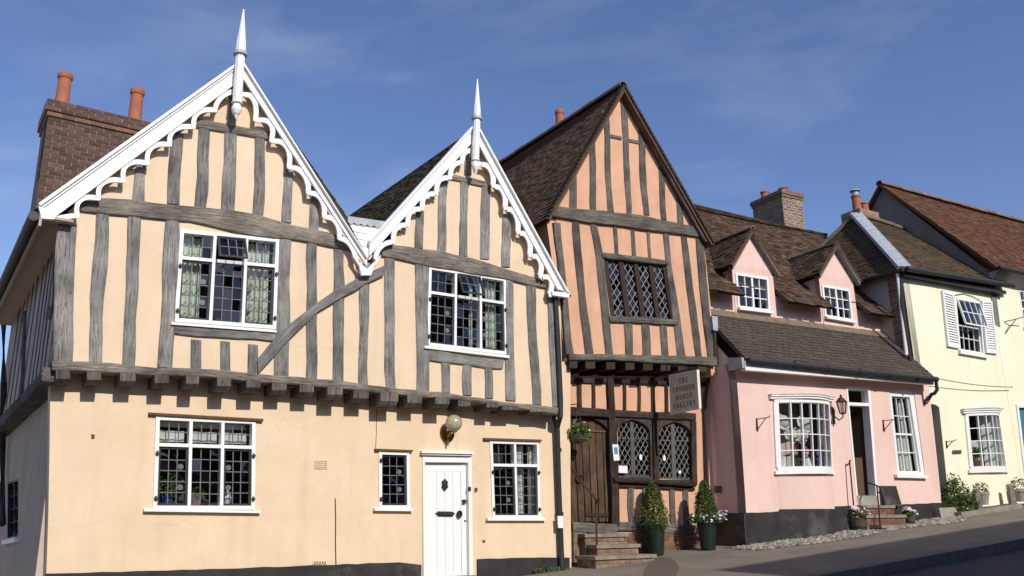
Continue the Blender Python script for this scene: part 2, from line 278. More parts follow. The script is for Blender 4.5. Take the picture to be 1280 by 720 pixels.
# ------------------------------------------------------------------ mesh helpers
WL = {}
def obj_from_mesh(name, me, parent, loc, label=None):
    o = bpy.data.objects.new(name, me); COL.objects.link(o)
    if parent is not None:
        o.parent = parent; pl = WL[parent.name]
    else: pl = np.zeros(3)
    o.location = tuple(loc-pl); WL[o.name] = np.array(loc, float)
    if label: o['label'] = label
    return o
class MB:
    def __init__(s): s.v = []; s.f = []; s.uv = []; s.mi = []
    def poly(s, pts, uvs=None, mi=0):
        b = len(s.v); s.v.extend([tuple(map(float, p)) for p in pts]); s.f.append(tuple(range(b, b+len(pts))))
        s.uv.append(uvs if uvs is not None else [(0, 0)]*len(pts)); s.mi.append(mi)
    def mesh(s, pts, faces, uvs=None, mi=0):
        b = len(s.v); s.v.extend([tuple(map(float, p)) for p in pts])
        for i, f in enumerate(faces):
            s.f.append(tuple(b+k for k in f)); s.uv.append([uvs[k] for k in f] if uvs is not None else [(0, 0)]*len(f)); s.mi.append(mi)
    def hexa(s, A, B, uv=None, mi=0):
        """A: four points (back loop), B: four points (front loop), same order"""
        p = list(A)+list(B)
        s.mesh(p, [(3, 2, 1, 0), (4, 5, 6, 7), (0, 1, 5, 4), (1, 2, 6, 5), (2, 3, 7, 6), (3, 0, 4, 7)], uv if uv is None else [uv]*8, mi)
    def tube(s, path, r, n=8, cap=True):
        path = [np.array(p, float) for p in path]; rings = []
        rr = r if isinstance(r, (list, tuple)) else [r]*len(path)
        for i, p in enumerate(path):
            t = path[min(i+1, len(path)-1)]-path[max(i-1, 0)]; t = t/(np.linalg.norm(t)+1e-9)
            a = np.cross(t, [0, 0, 1.0]) if abs(t[2]) < .9 else np.cross(t, [0, 1.0, 0]); a /= np.linalg.norm(a); c = np.cross(t, a)
            rings.append([p+rr[i]*(math.cos(2*math.pi*k/n)*a+math.sin(2*math.pi*k/n)*c) for k in range(n)])
        pts = [q for R in rings for q in R]; fs = []
        for i in range(len(path)-1):
            for k in range(n): fs.append((i*n+k, i*n+(k+1) % n, (i+1)*n+(k+1) % n, (i+1)*n+k))
        if cap: fs.append(tuple(range(n-1, -1, -1))); fs.append(tuple((len(path)-1)*n+k for k in range(n)))
        s.mesh(pts, fs)
    def lathe(s, c, prof, n=16, axis=None):
        """prof: (radius, height) list round a vertical axis at c"""
        c = np.array(c, float); pts = []; fs = []
        for r, h in prof:
            for k in range(n): pts.append(c+np.array([r*math.cos(2*math.pi*k/n), r*math.sin(2*math.pi*k/n), h]))
        for i in range(len(prof)-1):
            for k in range(n): fs.append((i*n+k, i*n+(k+1) % n, (i+1)*n+(k+1) % n, (i+1)*n+k))
        fs.append(tuple(range(n-1, -1, -1))); fs.append(tuple((len(prof)-1)*n+k for k in range(n)))
        s.mesh(pts, fs)
    def ball(s, c, r, n=12, m=8, sq=(1, 1, 1)):
        c = np.array(c, float)
        prof = [(r*math.sin(math.pi*i/m), -r*math.cos(math.pi*i/m)) for i in range(m+1)]
        pts = []; fs = []
        for rr, h in prof:
            for k in range(n): pts.append(c+np.array([sq[0]*rr*math.cos(2*math.pi*k/n), sq[1]*rr*math.sin(2*math.pi*k/n), sq[2]*h]))
        for i in range(m):
            for k in range(n): fs.append((i*n+k, i*n+(k+1) % n, (i+1)*n+(k+1) % n, (i+1)*n+k))
        s.mesh(pts, fs)
    def build(s, name, m, parent=None, label=None, smooth=False, kind=None, mats=None):
        v = np.array(s.v); c = (v.min(0)+v.max(0))/2
        me = bpy.data.meshes.new(name); me.from_pydata([tuple(p) for p in (v-c)], [], s.f)
        ul = me.uv_layers.new(name='UVMap'); flat = [x for f in s.uv for q in f for x in q]; ul.data.foreach_set('uv', flat)
        for k in (mats or [m]): me.materials.append(k)
        if mats: me.polygons.foreach_set('material_index', s.mi)
        if smooth: me.polygons.foreach_set('use_smooth', [True]*len(me.polygons))
        me.update()
        o = obj_from_mesh(name, me, parent, c, label)
        if kind: o['kind'] = kind
        return o
def empty(name, loc, label, cat, group=None):
    o = bpy.data.objects.new(name, None); COL.objects.link(o); o.location = tuple(loc); WL[o.name] = np.array(loc, float)
    o.empty_display_size = .2; o['label'] = label; o['category'] = cat
    if group: o['group'] = group
    return o
def tag(o, label, cat, group=None):
    o['label'] = label; o['category'] = cat
    if group: o['group'] = group
    return o

class Quad:
    """a four cornered patch (TL TR BR BL in pixels) on a plane; pt(u,v,d): u to the right, v up, d outward in metres"""
    def __init__(s, pl, TL, TR, BR, BL, o=0.0, P3=None):
        s.n = pl.n; s.pl = pl
        if P3: s.c = P3
        else: s.c = [pl.hit(*q, o) for q in (TL, TR, BR, BL)]
        s.w = float(np.linalg.norm(s.c[1]-s.c[0])+np.linalg.norm(s.c[2]-s.c[3]))/2
        s.h = float(np.linalg.norm(s.c[3]-s.c[0])+np.linalg.norm(s.c[2]-s.c[1]))/2
    def pt(s, u, v, d=0.0):
        c = s.c; return (c[3]*(1-u)+c[2]*u)*(1-v)+(c[0]*(1-u)+c[1]*u)*v+s.n*d
    def sub(s, u0, u1, v0, v1, d=0.0):
        return Quad(s.pl, 0, 0, 0, 0, P3=[s.pt(u0, v1, d), s.pt(u1, v1, d), s.pt(u1, v0, d), s.pt(u0, v0, d)])
    def box(s, mb, u0, u1, v0, v1, d0, d1, f=None, mi=0):
        g = f or (lambda u, v: 0.0)
        L = [(u0, v0), (u1, v0), (u1, v1), (u0, v1)]
        mb.hexa([s.pt(u, v, d0+g(u, v)) for u, v in L], [s.pt(u, v, d1+g(u, v)) for u, v in L], mi=mi)

def wall(name, pl, outer, holes, m, parent, thick=.16, label=None, o=0.0, kind=None):
    """flat wall with real openings; outer and holes are lists of pixels or 3-D points"""
    cv = lambda q: pl.hit(q[0], q[1], o) if len(q) == 2 else np.array(q, float)
    loops = [[cv(q) for q in L] for L in [outer]+list(holes)]
    flat2 = [[Vector((*pl.uz(P), 0)) for P in L] for L in loops]
    tris = tessellate_polygon(flat2)
    allp = [P for L in loops for P in L]; uv = [pl.uz(P) for P in allp]
    mb = MB()
    def orient(t):
        a, b, c = (allp[i] for i in t)
        return t if np.cross(b-a, c-a)@pl.n > 0 else (t[2], t[1], t[0])
    ft = [orient(t) for t in tris]
    mb.mesh(allp, ft, uv)
    mb.mesh([P-pl.n*thick for P in allp], [(t[2], t[1], t[0]) for t in ft], uv)
    for L in loops:
        N = len(L)
        for i in range(N):
            a, b = L[i], L[(i+1) % N]
            mb.poly([a, b, b-pl.n*thick, a-pl.n*thick], [pl.uz(a), pl.uz(b), pl.uz(b), pl.uz(a)])
    return mb.build(name, m, parent, label, kind=kind)

def prism(mb, pl, poly, o0, o1, mi=0):
    """pixel polygon pushed between two depths"""
    P = [pl.hit(x, y, o1) if len((x, y)) == 2 else None for x, y in poly]
    prism3(mb, pl, P, o1-o0, mi)
def prism3(mb, pl, P, th, mi=0):
    f2 = [[Vector((*pl.uz(p), 0)) for p in P]]; tris = tessellate_polygon(f2)
    ft = []
    for t in tris:
        a, b, c = (P[i] for i in t); ft.append(tuple(t) if np.cross(b-a, c-a)@pl.n > 0 else (t[2], t[1], t[0]))
    mb.mesh(P, ft, mi=mi); mb.mesh([p-pl.n*th for p in P], [(t[2], t[1], t[0]) for t in ft], mi=mi)
    N = len(P)
    for i in range(N):
        a, b = P[i], P[(i+1) % N]; mb.poly([a, b, b-pl.n*th, a-pl.n*th], mi=mi)

def beam3(A, B, n, o0, o1, jit=.007, crown=.006, ns=3):
    """hand hewn timber: A, B matching edge polylines (3-D, at depth 0), n = outward normal"""
    mb = MB(); SA, SB = [], []
    for i in range(len(A)-1):
        L = np.linalg.norm(A[i+1]-A[i]); k = max(1, min(10, int(L/.22)*1 or 1)) if ns else 1
        for j in range(k): SA.append(A[i]*(1-j/k)+A[i+1]*j/k); SB.append(B[i]*(1-j/k)+B[i+1]*j/k)
    SA.append(A[-1]); SB.append(B[-1])
    rows = []; al = 0.0; uvs = []
    ja = jb = 0.0; sw1, sw2, p1, p2 = rj(.012), rj(.008), rj(3), rj(3)
    if jit < .005: sw1 = sw2 = 0
    for i in range(len(SA)):
        if i: al += float(np.linalg.norm(SA[i]-SA[i-1]))
        x = SB[i]-SA[i]; w = float(np.linalg.norm(x)); x = x/(w+1e-9)
        ja = .5*ja+rj(jit*1.35); jb = .5*jb+rj(jit*1.35)
        if i in (0, len(SA)-1): ja *= .5; jb *= .5
        bow_ = (sw1*math.sin(p1+al*1.3)+sw2*math.sin(p2+al*3.7))*min(1, i, len(SA)-1-i)
        a = SA[i]+x*(ja+bow_); b = SB[i]+x*(jb+bow_+rj(.003)); dd = rj(crown*.5); bv = min(.012, (o1-o0)*.4)
        rows.append([a+n*o0, a+n*(o1-bv), a+x*bv+n*(o1+dd), (a+b)/2+n*(o1+crown+rj(crown*.5)), b-x*bv+n*(o1+dd), b+n*(o1-bv), b+n*o0])
        t = o1-o0; uvs.append([(-t, al), (0, al), (bv, al), (w/2, al), (w-bv, al), (w, al), (w+t, al)])
    pts = [p for r in rows for p in r]; uv = [q for r in uvs for q in r]; fs = []
    for i in range(len(rows)-1):
        for k in range(6): fs.append((i*7+k, i*7+k+1, (i+1)*7+k+1, (i+1)*7+k))
    fs.append(tuple(range(7))); fs.append(tuple((len(rows)-1)*7+k for k in range(6, -1, -1)))
    a, b, c = (np.array(pts[k]) for k in (2, 3, 10))
    if np.cross(b-a, c-a)@n < 0: fs = [tuple(reversed(f)) for f in fs]
    mb.mesh(pts, fs, uv); return mb
def beam(name, pl, st, o0, o1, m, parent, jit=.007, label=None, crown=.006):
    A = [pl.hit(s[0], s[1], o1)-pl.n*o1 for s in st]; B = [pl.hit(s[2], s[3], o1)-pl.n*o1 for s in st]
    return beam3(A, B, pl.n, o0, o1, jit, crown).build(name, m, parent, label)
def stud(pl, rows, o0, o1, m, parent, name='stud', jit=.007):
    """rows: (y, xl, xr) from top to bottom, optionally (y, xl, xr, y_right)"""
    st = [(r[1], r[0], r[2], r[3] if len(r) > 3 else r[0]+(r[2]-r[1])*.1) for r in rows]
    return beam(name, pl, st, o0, o1, m, parent, jit)

def tile_roof(parent, e0, e1, r0, r1, m, gauge=.105, wid=.17, deck=.06, name='roof', sag=0.0, rough=1.0, ridge=True):
    """e0-e1 eave (left to right seen from outside), r0-r1 ridge; real tiles laid in courses"""
    e0, e1, r0, r1 = (np.array(p, float) for p in (e0, e1, r0, r1))
    N = np.cross(e1-e0, r0-e0); N /= np.linalg.norm(N)
    P = lambda u, v: (e0*(1-u)+e1*u)*(1-v)+(r0*(1-u)+r1*u)*v - N*(sag*math.sin(math.pi*u)*(.4+.6*v))
    mb = MB(); nu = 8 if sag else 1
    for i in range(nu):
        a, b = i/nu, (i+1)/nu
        mb.hexa([P(a, 0)-N*deck, P(b, 0)-N*deck, P(b, 1)-N*deck, P(a, 1)-N*deck], [P(a, 0)-N*.004, P(b, 0)-N*.004, P(b, 1)-N*.004, P(a, 1)-N*.004], uv=(.3, .3))
    ro = mb.build(name, m, parent)
    tb = MB()
    L = max(np.linalg.norm(r0-e0), np.linalg.norm(r1-e1)); rows = int(L/gauge)
    upd = (r0-e0); upd /= np.linalg.norm(upd)
    for i in range(rows):
        v = i/rows; Wd = np.linalg.norm(P(1, v)-P(0, v)); nc = max(1, int(Wd/wid)); off = .5 if i % 2 else 0
        wav = rj(.006)*rough
        for j in range(-1 if off else 0, nc):
            u0 = max(0.0, (j+off)/nc); u1 = min(1.0, (j+1+off)/nc)
            if u1-u0 < .2/nc: continue
            g = .004/Wd if Wd > .1 else 0
            lift = .020+rj(.006)*rough; vl = v-(.25+rj(.12)*rough)/rows+wav/L; v2 = min(1, v+1.15/rows)
            a, b, c, d = P(u0+g, vl), P(u1-g, vl), P(u1-g, v2), P(u0+g, v2); sk = rj(.004)*rough
            tb.mesh([a+N*(lift+sk), b+N*(lift-sk), c+N*.006, d+N*.006, a+N*(lift-.016+sk), b+N*(lift-.016-sk)], [(0, 1, 2, 3), (4, 5, 1, 0), (0, 3, 4), (1, 5, 2)], [(RND(), .5)]*1*6 if False else [(q, .5) for q in [RND()]*6])
    tb.build('roof_tiles', m, ro, kind='stuff')
    return ro
def ridge_tiles(parent, a, b, r=.11, seg=.42, m=None, up=.0):
    a, b = np.array(a, float), np.array(b, float); L = np.linalg.norm(b-a); n = max(1, int(L/seg)); t = (b-a)/L
    x = np.cross(t, [0, 0, 1.0]); x /= np.linalg.norm(x); up3 = np.cross(x, t)
    for i in range(n):
        p = a+t*(i*L/n+.004); q = a+t*((i+1)*L/n-.004); dz = rj(.008); mb = MB(); rows = []
        for c, rr in ((p, r), (q, r*1.04)):
            for s_ in range(9):
                th = math.pi*(-.12+1.24*s_/8); rows.append(c+rr*(math.cos(th)*x+math.sin(th)*.8*up3)+up3*(dz+up))
            for s_ in range(8, -1, -1):
                th = math.pi*(-.12+1.24*s_/8); rows.append(c+(rr-.02)*(math.cos(th)*x+math.sin(th)*.8*up3)+up3*(dz+up))
        fs = [(k, (k+1) % 18, 18+(k+1) % 18, 18+k) for k in range(18)]+[tuple(range(17, -1, -1)), tuple(range(18, 36))]
        mb.mesh(rows, fs); mb.build('ridge_tile', m or M['ridge'], parent)

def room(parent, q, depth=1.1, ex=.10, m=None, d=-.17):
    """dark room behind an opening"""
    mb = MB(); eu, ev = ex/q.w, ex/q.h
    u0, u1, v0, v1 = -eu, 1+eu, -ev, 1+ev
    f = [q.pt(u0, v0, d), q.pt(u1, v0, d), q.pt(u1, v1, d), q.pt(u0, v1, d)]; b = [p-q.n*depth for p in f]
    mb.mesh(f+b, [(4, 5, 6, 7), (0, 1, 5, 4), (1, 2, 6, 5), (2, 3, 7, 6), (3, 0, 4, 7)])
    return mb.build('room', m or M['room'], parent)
def curtain(parent, q, u0, u1, v0, v1, d=-.2, m=None, folds=5, amp=.02):
    mb = MB(); n = folds*6; ph = rj(3)
    pts = []
    for i in range(n+1):
        u = u0+(u1-u0)*i/n; dd = d+amp*math.sin(ph+i/6*2*math.pi)+amp*.4*math.sin(i*1.7)
        pts += [q.pt(u, v0, dd), q.pt(u+(u1-u0)*.02*math.sin(i), v1, dd*.98)]
    mb.mesh(pts, [(2*i, 2*i+2, 2*i+3, 2*i+1) for i in range(n)])
    return mb.build('curtain', m or M['curtain'], parent, smooth=True)
def pane(parent, q, u0, u1, v0, v1, d, tilt=.006, m=None, f=None, name='pane'):
    a, b = rj(tilt), rj(tilt)
    w = MB(); g = f or (lambda u, v: 0.0)
    q.box(w, u0, u1, v0, v1, d, d+.004, f=lambda u, v: a*((u-u0)/(u1-u0)-.5)+b*((v-v0)/(v1-v0)-.5)+g(u, v))
    return w.build(name, m or M['glass'], parent)

def leaded_window(house, pl, o, TL, TR, BR, BL, cols, transom=.30, pt_=(3, 2), pb=(3, 5), label=None, sill=None, lintel=None, casements=(0, 2), tilt_top=None, hinges=True, blue=False):
    q = Quad(pl, TL, TR, BR, BL, o); fu, fv = .047/q.w, .047/q.h; mu_, mv = .040/q.w, .043/q.h
    mb = MB(); d0, d1 = -.09, .022
    q.box(mb, 0, fu, 0, 1, d0, d1); q.box(mb, 1-fu, 1, 0, 1, d0, d1); q.box(mb, fu, 1-fu, 0, fv, d0, d1-.002); q.box(mb, fu, 1-fu, 1-fv, 1, d0, d1-.002)
    lw = (1-2*fu-(cols-1)*mu_)/cols; us = [(fu+i*(lw+mu_), fu+i*(lw+mu_)+lw) for i in range(cols)]
    for i in range(cols-1): q.box(mb, us[i][1], us[i][1]+mu_, fv, 1-fv, d0, d1-.004)
    rows = [(fv, 1-fv, pb, False)]
    if transom:
        tv = 1-transom; rows = [(fv, tv-mv/2, pb, False), (tv+mv/2, 1-fv, pt_, True)]
        for a, b in us: q.box(mb, a, b, tv-mv/2, tv+mv/2, d0, d1-.006)
    win = mb.build('window', M['white'], house, label)
    cm, pb_list = MB(), []
    for i, (a, b) in enumerate(us):
        for (v0, v1, grid, top) in rows:
            f = None; dd = -.03
            if top and tilt_top == i: f = lambda u, v, v1=v1: .42*(v1-v)*q.h; dd = .03
            cas = (top and tilt_top == i) or (not top and i in casements)
            cu, cv = (.028/q.w, .028/q.h) if cas else (.004/q.w, .004/q.h)
            if cas:
                k = MB(); c0, c1 = dd-.015, dd+.022
                q.box(k, a+.004/q.w, a+cu, v0, v1, c0, c1, f); q.box(k, b-cu, b-.004/q.w, v0, v1, c0, c1, f); q.box(k, a+cu, b-cu, v0, v0+cv, c0, c1-.001, f); q.box(k, a+cu, b-cu, v1-cv, v1, c0, c1-.001, f)
                k.build('casement', M['black'], win)
            nc, nr = grid; pu = (b-a-2*cu)/nc; pv = (v1-v0-2*cv)/nr; le = .006
            for x in range(nc):
                for y in range(nr):
                    pane(win, q, a+cu+x*pu+le/q.w, a+cu+(x+1)*pu-le/q.w, v0+cv+y*pv+le/q.h, v0+cv+(y+1)*pv-le/q.h, dd, .020, f=f)
            for x in range(1, nc): q.box(cm, a+cu+x*pu-le/q.w, a+cu+x*pu+le/q.w, v0+cv, v1-cv, dd-.004, dd+.009, f)
            for y in range(1, nr): q.box(cm, a+cu, b-cu, v0+cv+y*pv-le/q.h, v0+cv+y*pv+le/q.h, dd-.004, dd+.008, f)
            if cas and not top:
                xx = (nc-.5) if i == 0 else .5
                for yy in (1.5, nr-1.6):
                    r_ = MB(); c = q.pt(a+cu+xx*pu, v0+cv+yy*pv, dd-.02); A_ = [c+.036*(math.cos(t*math.pi/6)*pl.d+math.sin(t*math.pi/6)*pl.z) for t in range(12)]
                    prism3(r_, pl, A_, .006); r_.build('roundel', M['roundel'], win)
                if hinges:
                    ue = a-.030/q.w if i == 0 else b+.012/q.w
                    for yy in (.12, .88):
                        h = MB(); vv = v0+(v1-v0)*yy; q.box(h, ue, ue+.02/q.w, vv-.03/q.h, vv+.03/q.h, d1, d1+.02); q.box(h, ue-.01/q.w, ue+.03/q.w, vv-.012/q.h, vv+.012/q.h, d1, d1+.03); h.build('hinge', M['black'], win)
    cm.build('lead_cames', M['lead'], win)
    if sill:
        s_ = Quad(pl, (sill[0], sill[1]), (sill[2], sill[3]), (sill[2], sill[3]+sill[4]), (sill[0], sill[1]+sill[4]), o+.05); k = MB(); s_.box(k, 0, 1, 0, 1, -.08, 0.012); k.build('sill', M['white'], win)
    if lintel:
        s_ = Quad(pl, (lintel[0], lintel[1]), (lintel[2], lintel[3]), (lintel[2], lintel[3]+lintel[4]), (lintel[0], lintel[1]+lintel[4]), o+.04); k = MB(); s_.box(k, 0, 1, 0, 1, -.06, 0.008); k.build('drip_board', M['brown_lintel'], win)
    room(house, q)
    return q, win

def sash(parent, q, nc, nr, fw=.05, m=None, d=-.03, bar=.018, depth=.08, f=None, midbar=None, mids=(), name='window', label=None):
    """white glazed light: frame, glazing bars and one pane each"""
    m = m or M['white']; fu, fv = fw/q.w, fw/q.h; mb = MB(); d0, d1 = d-depth/2, d+depth/2
    q.box(mb, 0, fu, 0, 1, d0, d1, f); q.box(mb, 1-fu, 1, 0, 1, d0, d1, f)
    U = [fu+(1-2*fu)*i/nc for i in range(nc+1)]; V = [fv+(1-2*fv)*i/nr for i in range(nr+1)]
    for i in range(nc):
        q.box(mb, U[i] if i else fu, U[i+1], 0, fv, d0, d1-.002, f); q.box(mb, U[i], U[i+1], 1-fv, 1, d0, d1-.002, f)
    bu, bv = bar/2/q.w, bar/2/q.h
    for i in range(1, nc):
        k = 2.4 if i == midbar else 1
        for j in range(nr): q.box(mb, U[i]-bu*k, U[i]+bu*k, V[j], V[j+1], d-.02, d+.02+.006*(k > 1), f)
    for j in range(1, nr):
        k = 2.2 if j in mids else 1
        for i in range(nc): q.box(mb, U[i]+bu, U[i+1]-bu, V[j]-bv*k, V[j]+bv*k, d-.02, d+.017, f)
    w = mb.build(name, m, parent, label)
    for i in range(nc):
        for j in range(nr): pane(w, q, U[i]+bu, U[i+1]-bu, V[j]+bv, V[j+1]-bv, d-.006, .006, f=f)
    return w

def clip_poly(P, Q):
    """clip polygon P by convex polygon Q (ccw), 2-D"""
    out = P
    for i in range(len(Q)):
        a, b = Q[i], Q[(i+1) % len(Q)]; inp = out; out = []
        if not inp: return []
        side = lambda p: (b[0]-a[0])*(p[1]-a[1])-(b[1]-a[1])*(p[0]-a[0])
        for k in range(len(inp)):
            p, r = inp[k], inp[(k+1) % len(inp)]; s1, s2 = side(p), side(r)
            if s1 >= 0: out.append(p)
            if (s1 > 0 > s2) or (s1 < 0 < s2):
                t = s1/(s1-s2); out.append((p[0]+t*(r[0]-p[0]), p[1]+t*(r[1]-p[1])))
    return out
def clip_seg(a, b, Q):
    t0, t1 = 0.0, 1.0
    for i in range(len(Q)):
        p, q = Q[i], Q[(i+1) % len(Q)]; nx, ny = -(q[1]-p[1]), q[0]-p[0]
        da = nx*(a[0]-p[0])+ny*(a[1]-p[1]); db = nx*(b[0]-p[0])+ny*(b[1]-p[1])
        if da < 0 and db < 0: return None
        if da*db < 0:
            t = da/(da-db)
            if da < 0: t0 = max(t0, t)
            else: t1 = min(t1, t)
    if t1 <= t0: return None
    L = lambda t: (a[0]+t*(b[0]-a[0]), a[1]+t*(b[1]-a[1]))
    return L(t0), L(t1)
def diamond_light(win, pl, P3, o, dw=.115, dh=.165, came=.010, mat_c='pale_lead'):
    """a light of diamond quarries: P3 = outline on the plane"""
    Q = [pl.uz(p) for p in P3]
    ar = sum(Q[i][0]*Q[(i+1) % len(Q)][1]-Q[(i+1) % len(Q)][0]*Q[i][1] for i in range(len(Q)))
    if ar < 0: Q = Q[::-1]
    us = [q[0] for q in Q]; zs = [q[1] for q in Q]; u0, z0 = min(us), min(zs); nu = int((max(us)-u0)/dw)+2; nv = int((max(zs)-z0)/dh)+2
    gm = MB(); sk = (P3[0]-P3[-1])
    for i in range(-1, 2*nu+1):
        for j in range(-1, 2*nv+1):
            if (i+j) % 2: continue
            cu, cz = u0+i*dw/2, z0+j*dh/2
            pg = clip_poly([(cu-dw/2, cz), (cu, cz-dh/2), (cu+dw/2, cz), (cu, cz+dh/2)], Q)
            if len(pg) < 3: continue
            a, b = rj(.10), rj(.10)
            gm.poly([pl.at(u, z, o+a*(u-cu)+b*(z-cz)) for u, z in pg])
    gm.build('leaded_glass', M['oldglass'], win, kind='stuff')
    cm = MB(); ln = np.array([dw, dh]); Lg = nu+nv+2
    for s_ in (1, -1):
        for k in range(-Lg*2, Lg*2):
            cu = u0+k*dw; a = (cu-dw/2*Lg*2, z0-dh/2-s_*dh*Lg); b = (cu+dw/2*Lg*2, z0-dh/2+s_*dh*Lg)
            a = (cu-dw/2*Lg*2, z0-s_*dh/2*Lg*2); b = (cu+dw/2*Lg*2, z0+s_*dh/2*Lg*2)
            a = (a[0]+dw/2, a[1]); b = (b[0]+dw/2, b[1])
            c = clip_seg(a, b, Q)
            if not c: continue
            (xa, ya), (xb, yb) = c; L = math.hypot(xb-xa, yb-ya)
            if L < .02: continue
            px, py = -(yb-ya)/L*came/2, (xb-xa)/L*came/2
            pts = [(xa+px, ya+py), (xa-px, ya-py), (xb-px, yb-py), (xb+px, yb+py)]
            cm.hexa([pl.at(u, z, o-.004) for u, z in pts], [pl.at(u, z, o+.012+.001*s_) for u, z in pts])
    cm.build('lead_cames', M[mat_c], win)

def foliage(name, m, parent, pts, size, kind=None, label=None, flat=0.0, out=None):
    """leaf shaped quads at the given points"""
    mb = MB()
    for p in pts:
        s = size*random.uniform(.6, 1.3); a = np.array([rj(1), rj(1), rj(1)]); a /= np.linalg.norm(a)+1e-6; b = np.cross(a, [rj(1), rj(1), rj(1)]); b /= np.linalg.norm(b)+1e-6; c = np.cross(a, b)
        mb.mesh([p-a*s, p+b*s*.5+c*s*.15, p+a*s, p-b*s*.5+c*s*.15], [(0, 1, 2), (0, 2, 3)], [(RND(), .5)]*4 if False else [(q, .5) for q in [RND()]*4])
    return mb.build(name, m, parent, label, kind=kind)

def brickwork(parent, pl, u0, u1, z0, z1, o, m, bl=.225, bh=.075, proud=.006, name='brick', deep=.05, joint=.010):
    """single bricks standing proud of their mortar; alike bricks share one mesh"""
    full = {}
    rows = int(round((z1-z0)/bh)); bh = (z1-z0)/rows
    for j in range(rows):
        off = 0 if j % 2 == 0 else -bl/2; u = u0+off
        while u < u1-.02:
            a = max(u, u0); b = min(u+bl, u1); u += bl
            if b-a < .04: continue
            w = b-a-joint; h = bh-joint; key = round(w, 3)
            if key not in full:
                mb = MB(); dx, dz = pl.d*w/2, np.array([0, 0, h/2])
                f = [-dx-dz, dx-dz, dx+dz, -dx+dz]; ins = .93
                mb.hexa([p-pl.n*deep/2 for p in f], [p*1.0+pl.n*deep/2 for p in f])
                me = bpy.data.meshes.new(name); me.from_pydata(mb.v, [], mb.f); me.materials.append(m); full[key] = me
            c = pl.at((a+b)/2, z0+(j+.5)*bh, o+proud-deep/2+rj(.003))
            obj_from_mesh(name, full[key], parent, c)

def line3(a, b, t): return a*(1-t)+b*t
def cyl_plane(mb, c, n, r, th, k=16):
    """disc facing along n"""
    n = n/np.linalg.norm(n); a = np.cross(n, [0, 0, 1.0]); a /= np.linalg.norm(a); b = np.cross(n, a)
    f = [c+r*(math.cos(2*math.pi*i/k)*a+math.sin(2*math.pi*i/k)*b) for i in range(k)]
    mb.mesh([p-n*th for p in f]+f, [tuple(range(k-1, -1, -1)), tuple(range(k, 2*k))]+[(i, (i+1) % k, k+(i+1) % k, k+i) for i in range(k)])

# ================================================================== the setting
def sheet(name, s0, s1, t0, t1, dz, m, kind='structure', ns=24, nt=4, fall=0.0):
    mb = MB()
    pts = [G(s0+(s1-s0)*i/ns, t0+(t1-t0)*j/nt, dz-fall*(j/nt)*(t1-t0)) for i in range(ns+1) for j in range(nt+1)]
    for i in range(ns):
        for j in range(nt):
            a = i*(nt+1)+j; mb.poly([pts[a], pts[a+nt+1], pts[a+nt+2], pts[a+1]][::-1])
    o = mb.build(name, m); o['kind'] = kind
    v = o.data.polygons[0].normal
    if v.z < 0: o.data.flip_normals()
    return o
sheet('ground', -400, 400, -400, 400, -.45, M['earth'])
sheet('pavement', -60, 60, -9, 3.78, 0, M['pavement'], ns=40)
sheet('road', -60, 60, 3.93, 11.3, -.13, M['road'], ns=40)
sheet('far_pavement', -60, 60, 11.3, 24, -.008, M['pavement'], ns=40)
kerb = MB(); 
def kerb_stone(s, L):
    mb = MB(); a = [G(s+.005, 3.78, -.30), G(s+L-.005, 3.78, -.30), G(s+L-.005, 3.93, -.30), G(s+.005, 3.93, -.30)]
    b = [G(s+.005, 3.78, .004), G(s+L-.005, 3.78, .004), G(s+L-.005, 3.92, .002), G(s+.005, 3.92, .002)]
    mb.hexa(a, b); return mb
kb = MB(); kb.hexa([G(-60, 3.79, -.4), G(60, 3.79, -.4), G(60, 3.92, -.4), G(-60, 3.92, -.4)], [G(-60, 3.79, -.03), G(60, 3.79, -.03), G(60, 3.92, -.03), G(-60, 3.92, -.03)])
kerb = kb.build('kerb', M['kerb']); kerb['kind'] = 'structure'
for i in range(-4, 26): kerb_stone(i*.91, .91).build('kerb_stone', M['kerb'], kerb)

# ================================================================== CREAM HOUSE (two gables)
A = empty('timber_framed_house', PA.at(-1.1, .75), 'cream timber-framed house with twin white bargeboarded gables and white front door', 'house')
OU = .24                                     # overhang of the upper storey
zb = -.2
# --- ground floor wall
winL = [(194.6, 520), (319, 525.5), (318, 637), (190.7, 637)]
winS = [(473, 564), (511, 565), (512, 636), (473, 636)]
winR = [(611.5, 550.5), (673, 552), (675, 648), (615, 648)]
def shrink(q, k=.985, ky=None):
    cx = sum(p[0] for p in q)/len(q); cy = sum(p[1] for p in q)/len(q); ky = ky or k
    return [(cx+(p[0]-cx)*k, cy+(p[1]-cy)*ky) for p in q]
hA = lambda x, y, o=0.0: PA.hit(x, y, o)
def low(P, dz): return np.array([P[0], P[1], P[2]-dz])
doorq = [(528, 571), (589, 571.5)]
dBL = PA.hit(529, 728); dBR = PA.hit(590.7, 724)
cl = PA.hit(58, 716); cr_ = PA.hit(713, 705)
outer = [hA(63, 452), hA(713, 452), hA(713, 600), low(cr_, .6), low(dBR, .6), low(dBL, .6), low(cl, .8), cl, hA(60.5, 640), hA(62, 560)]
# the door opening cuts the wall from below
outer = [hA(63, 452), hA(713, 452), hA(713, 600), low(cr_, .6), low(dBR, .5), hA(589, 571.5), hA(528, 571), low(dBL, .5), low(cl, .8), cl, hA(60.5, 640), hA(62, 560)]
wall('ground_floor_wall', PA, outer, [shrink(winL), shrink(winS, .96, .98), shrink(winR, .97)], M['cream'], A, thick=.18)
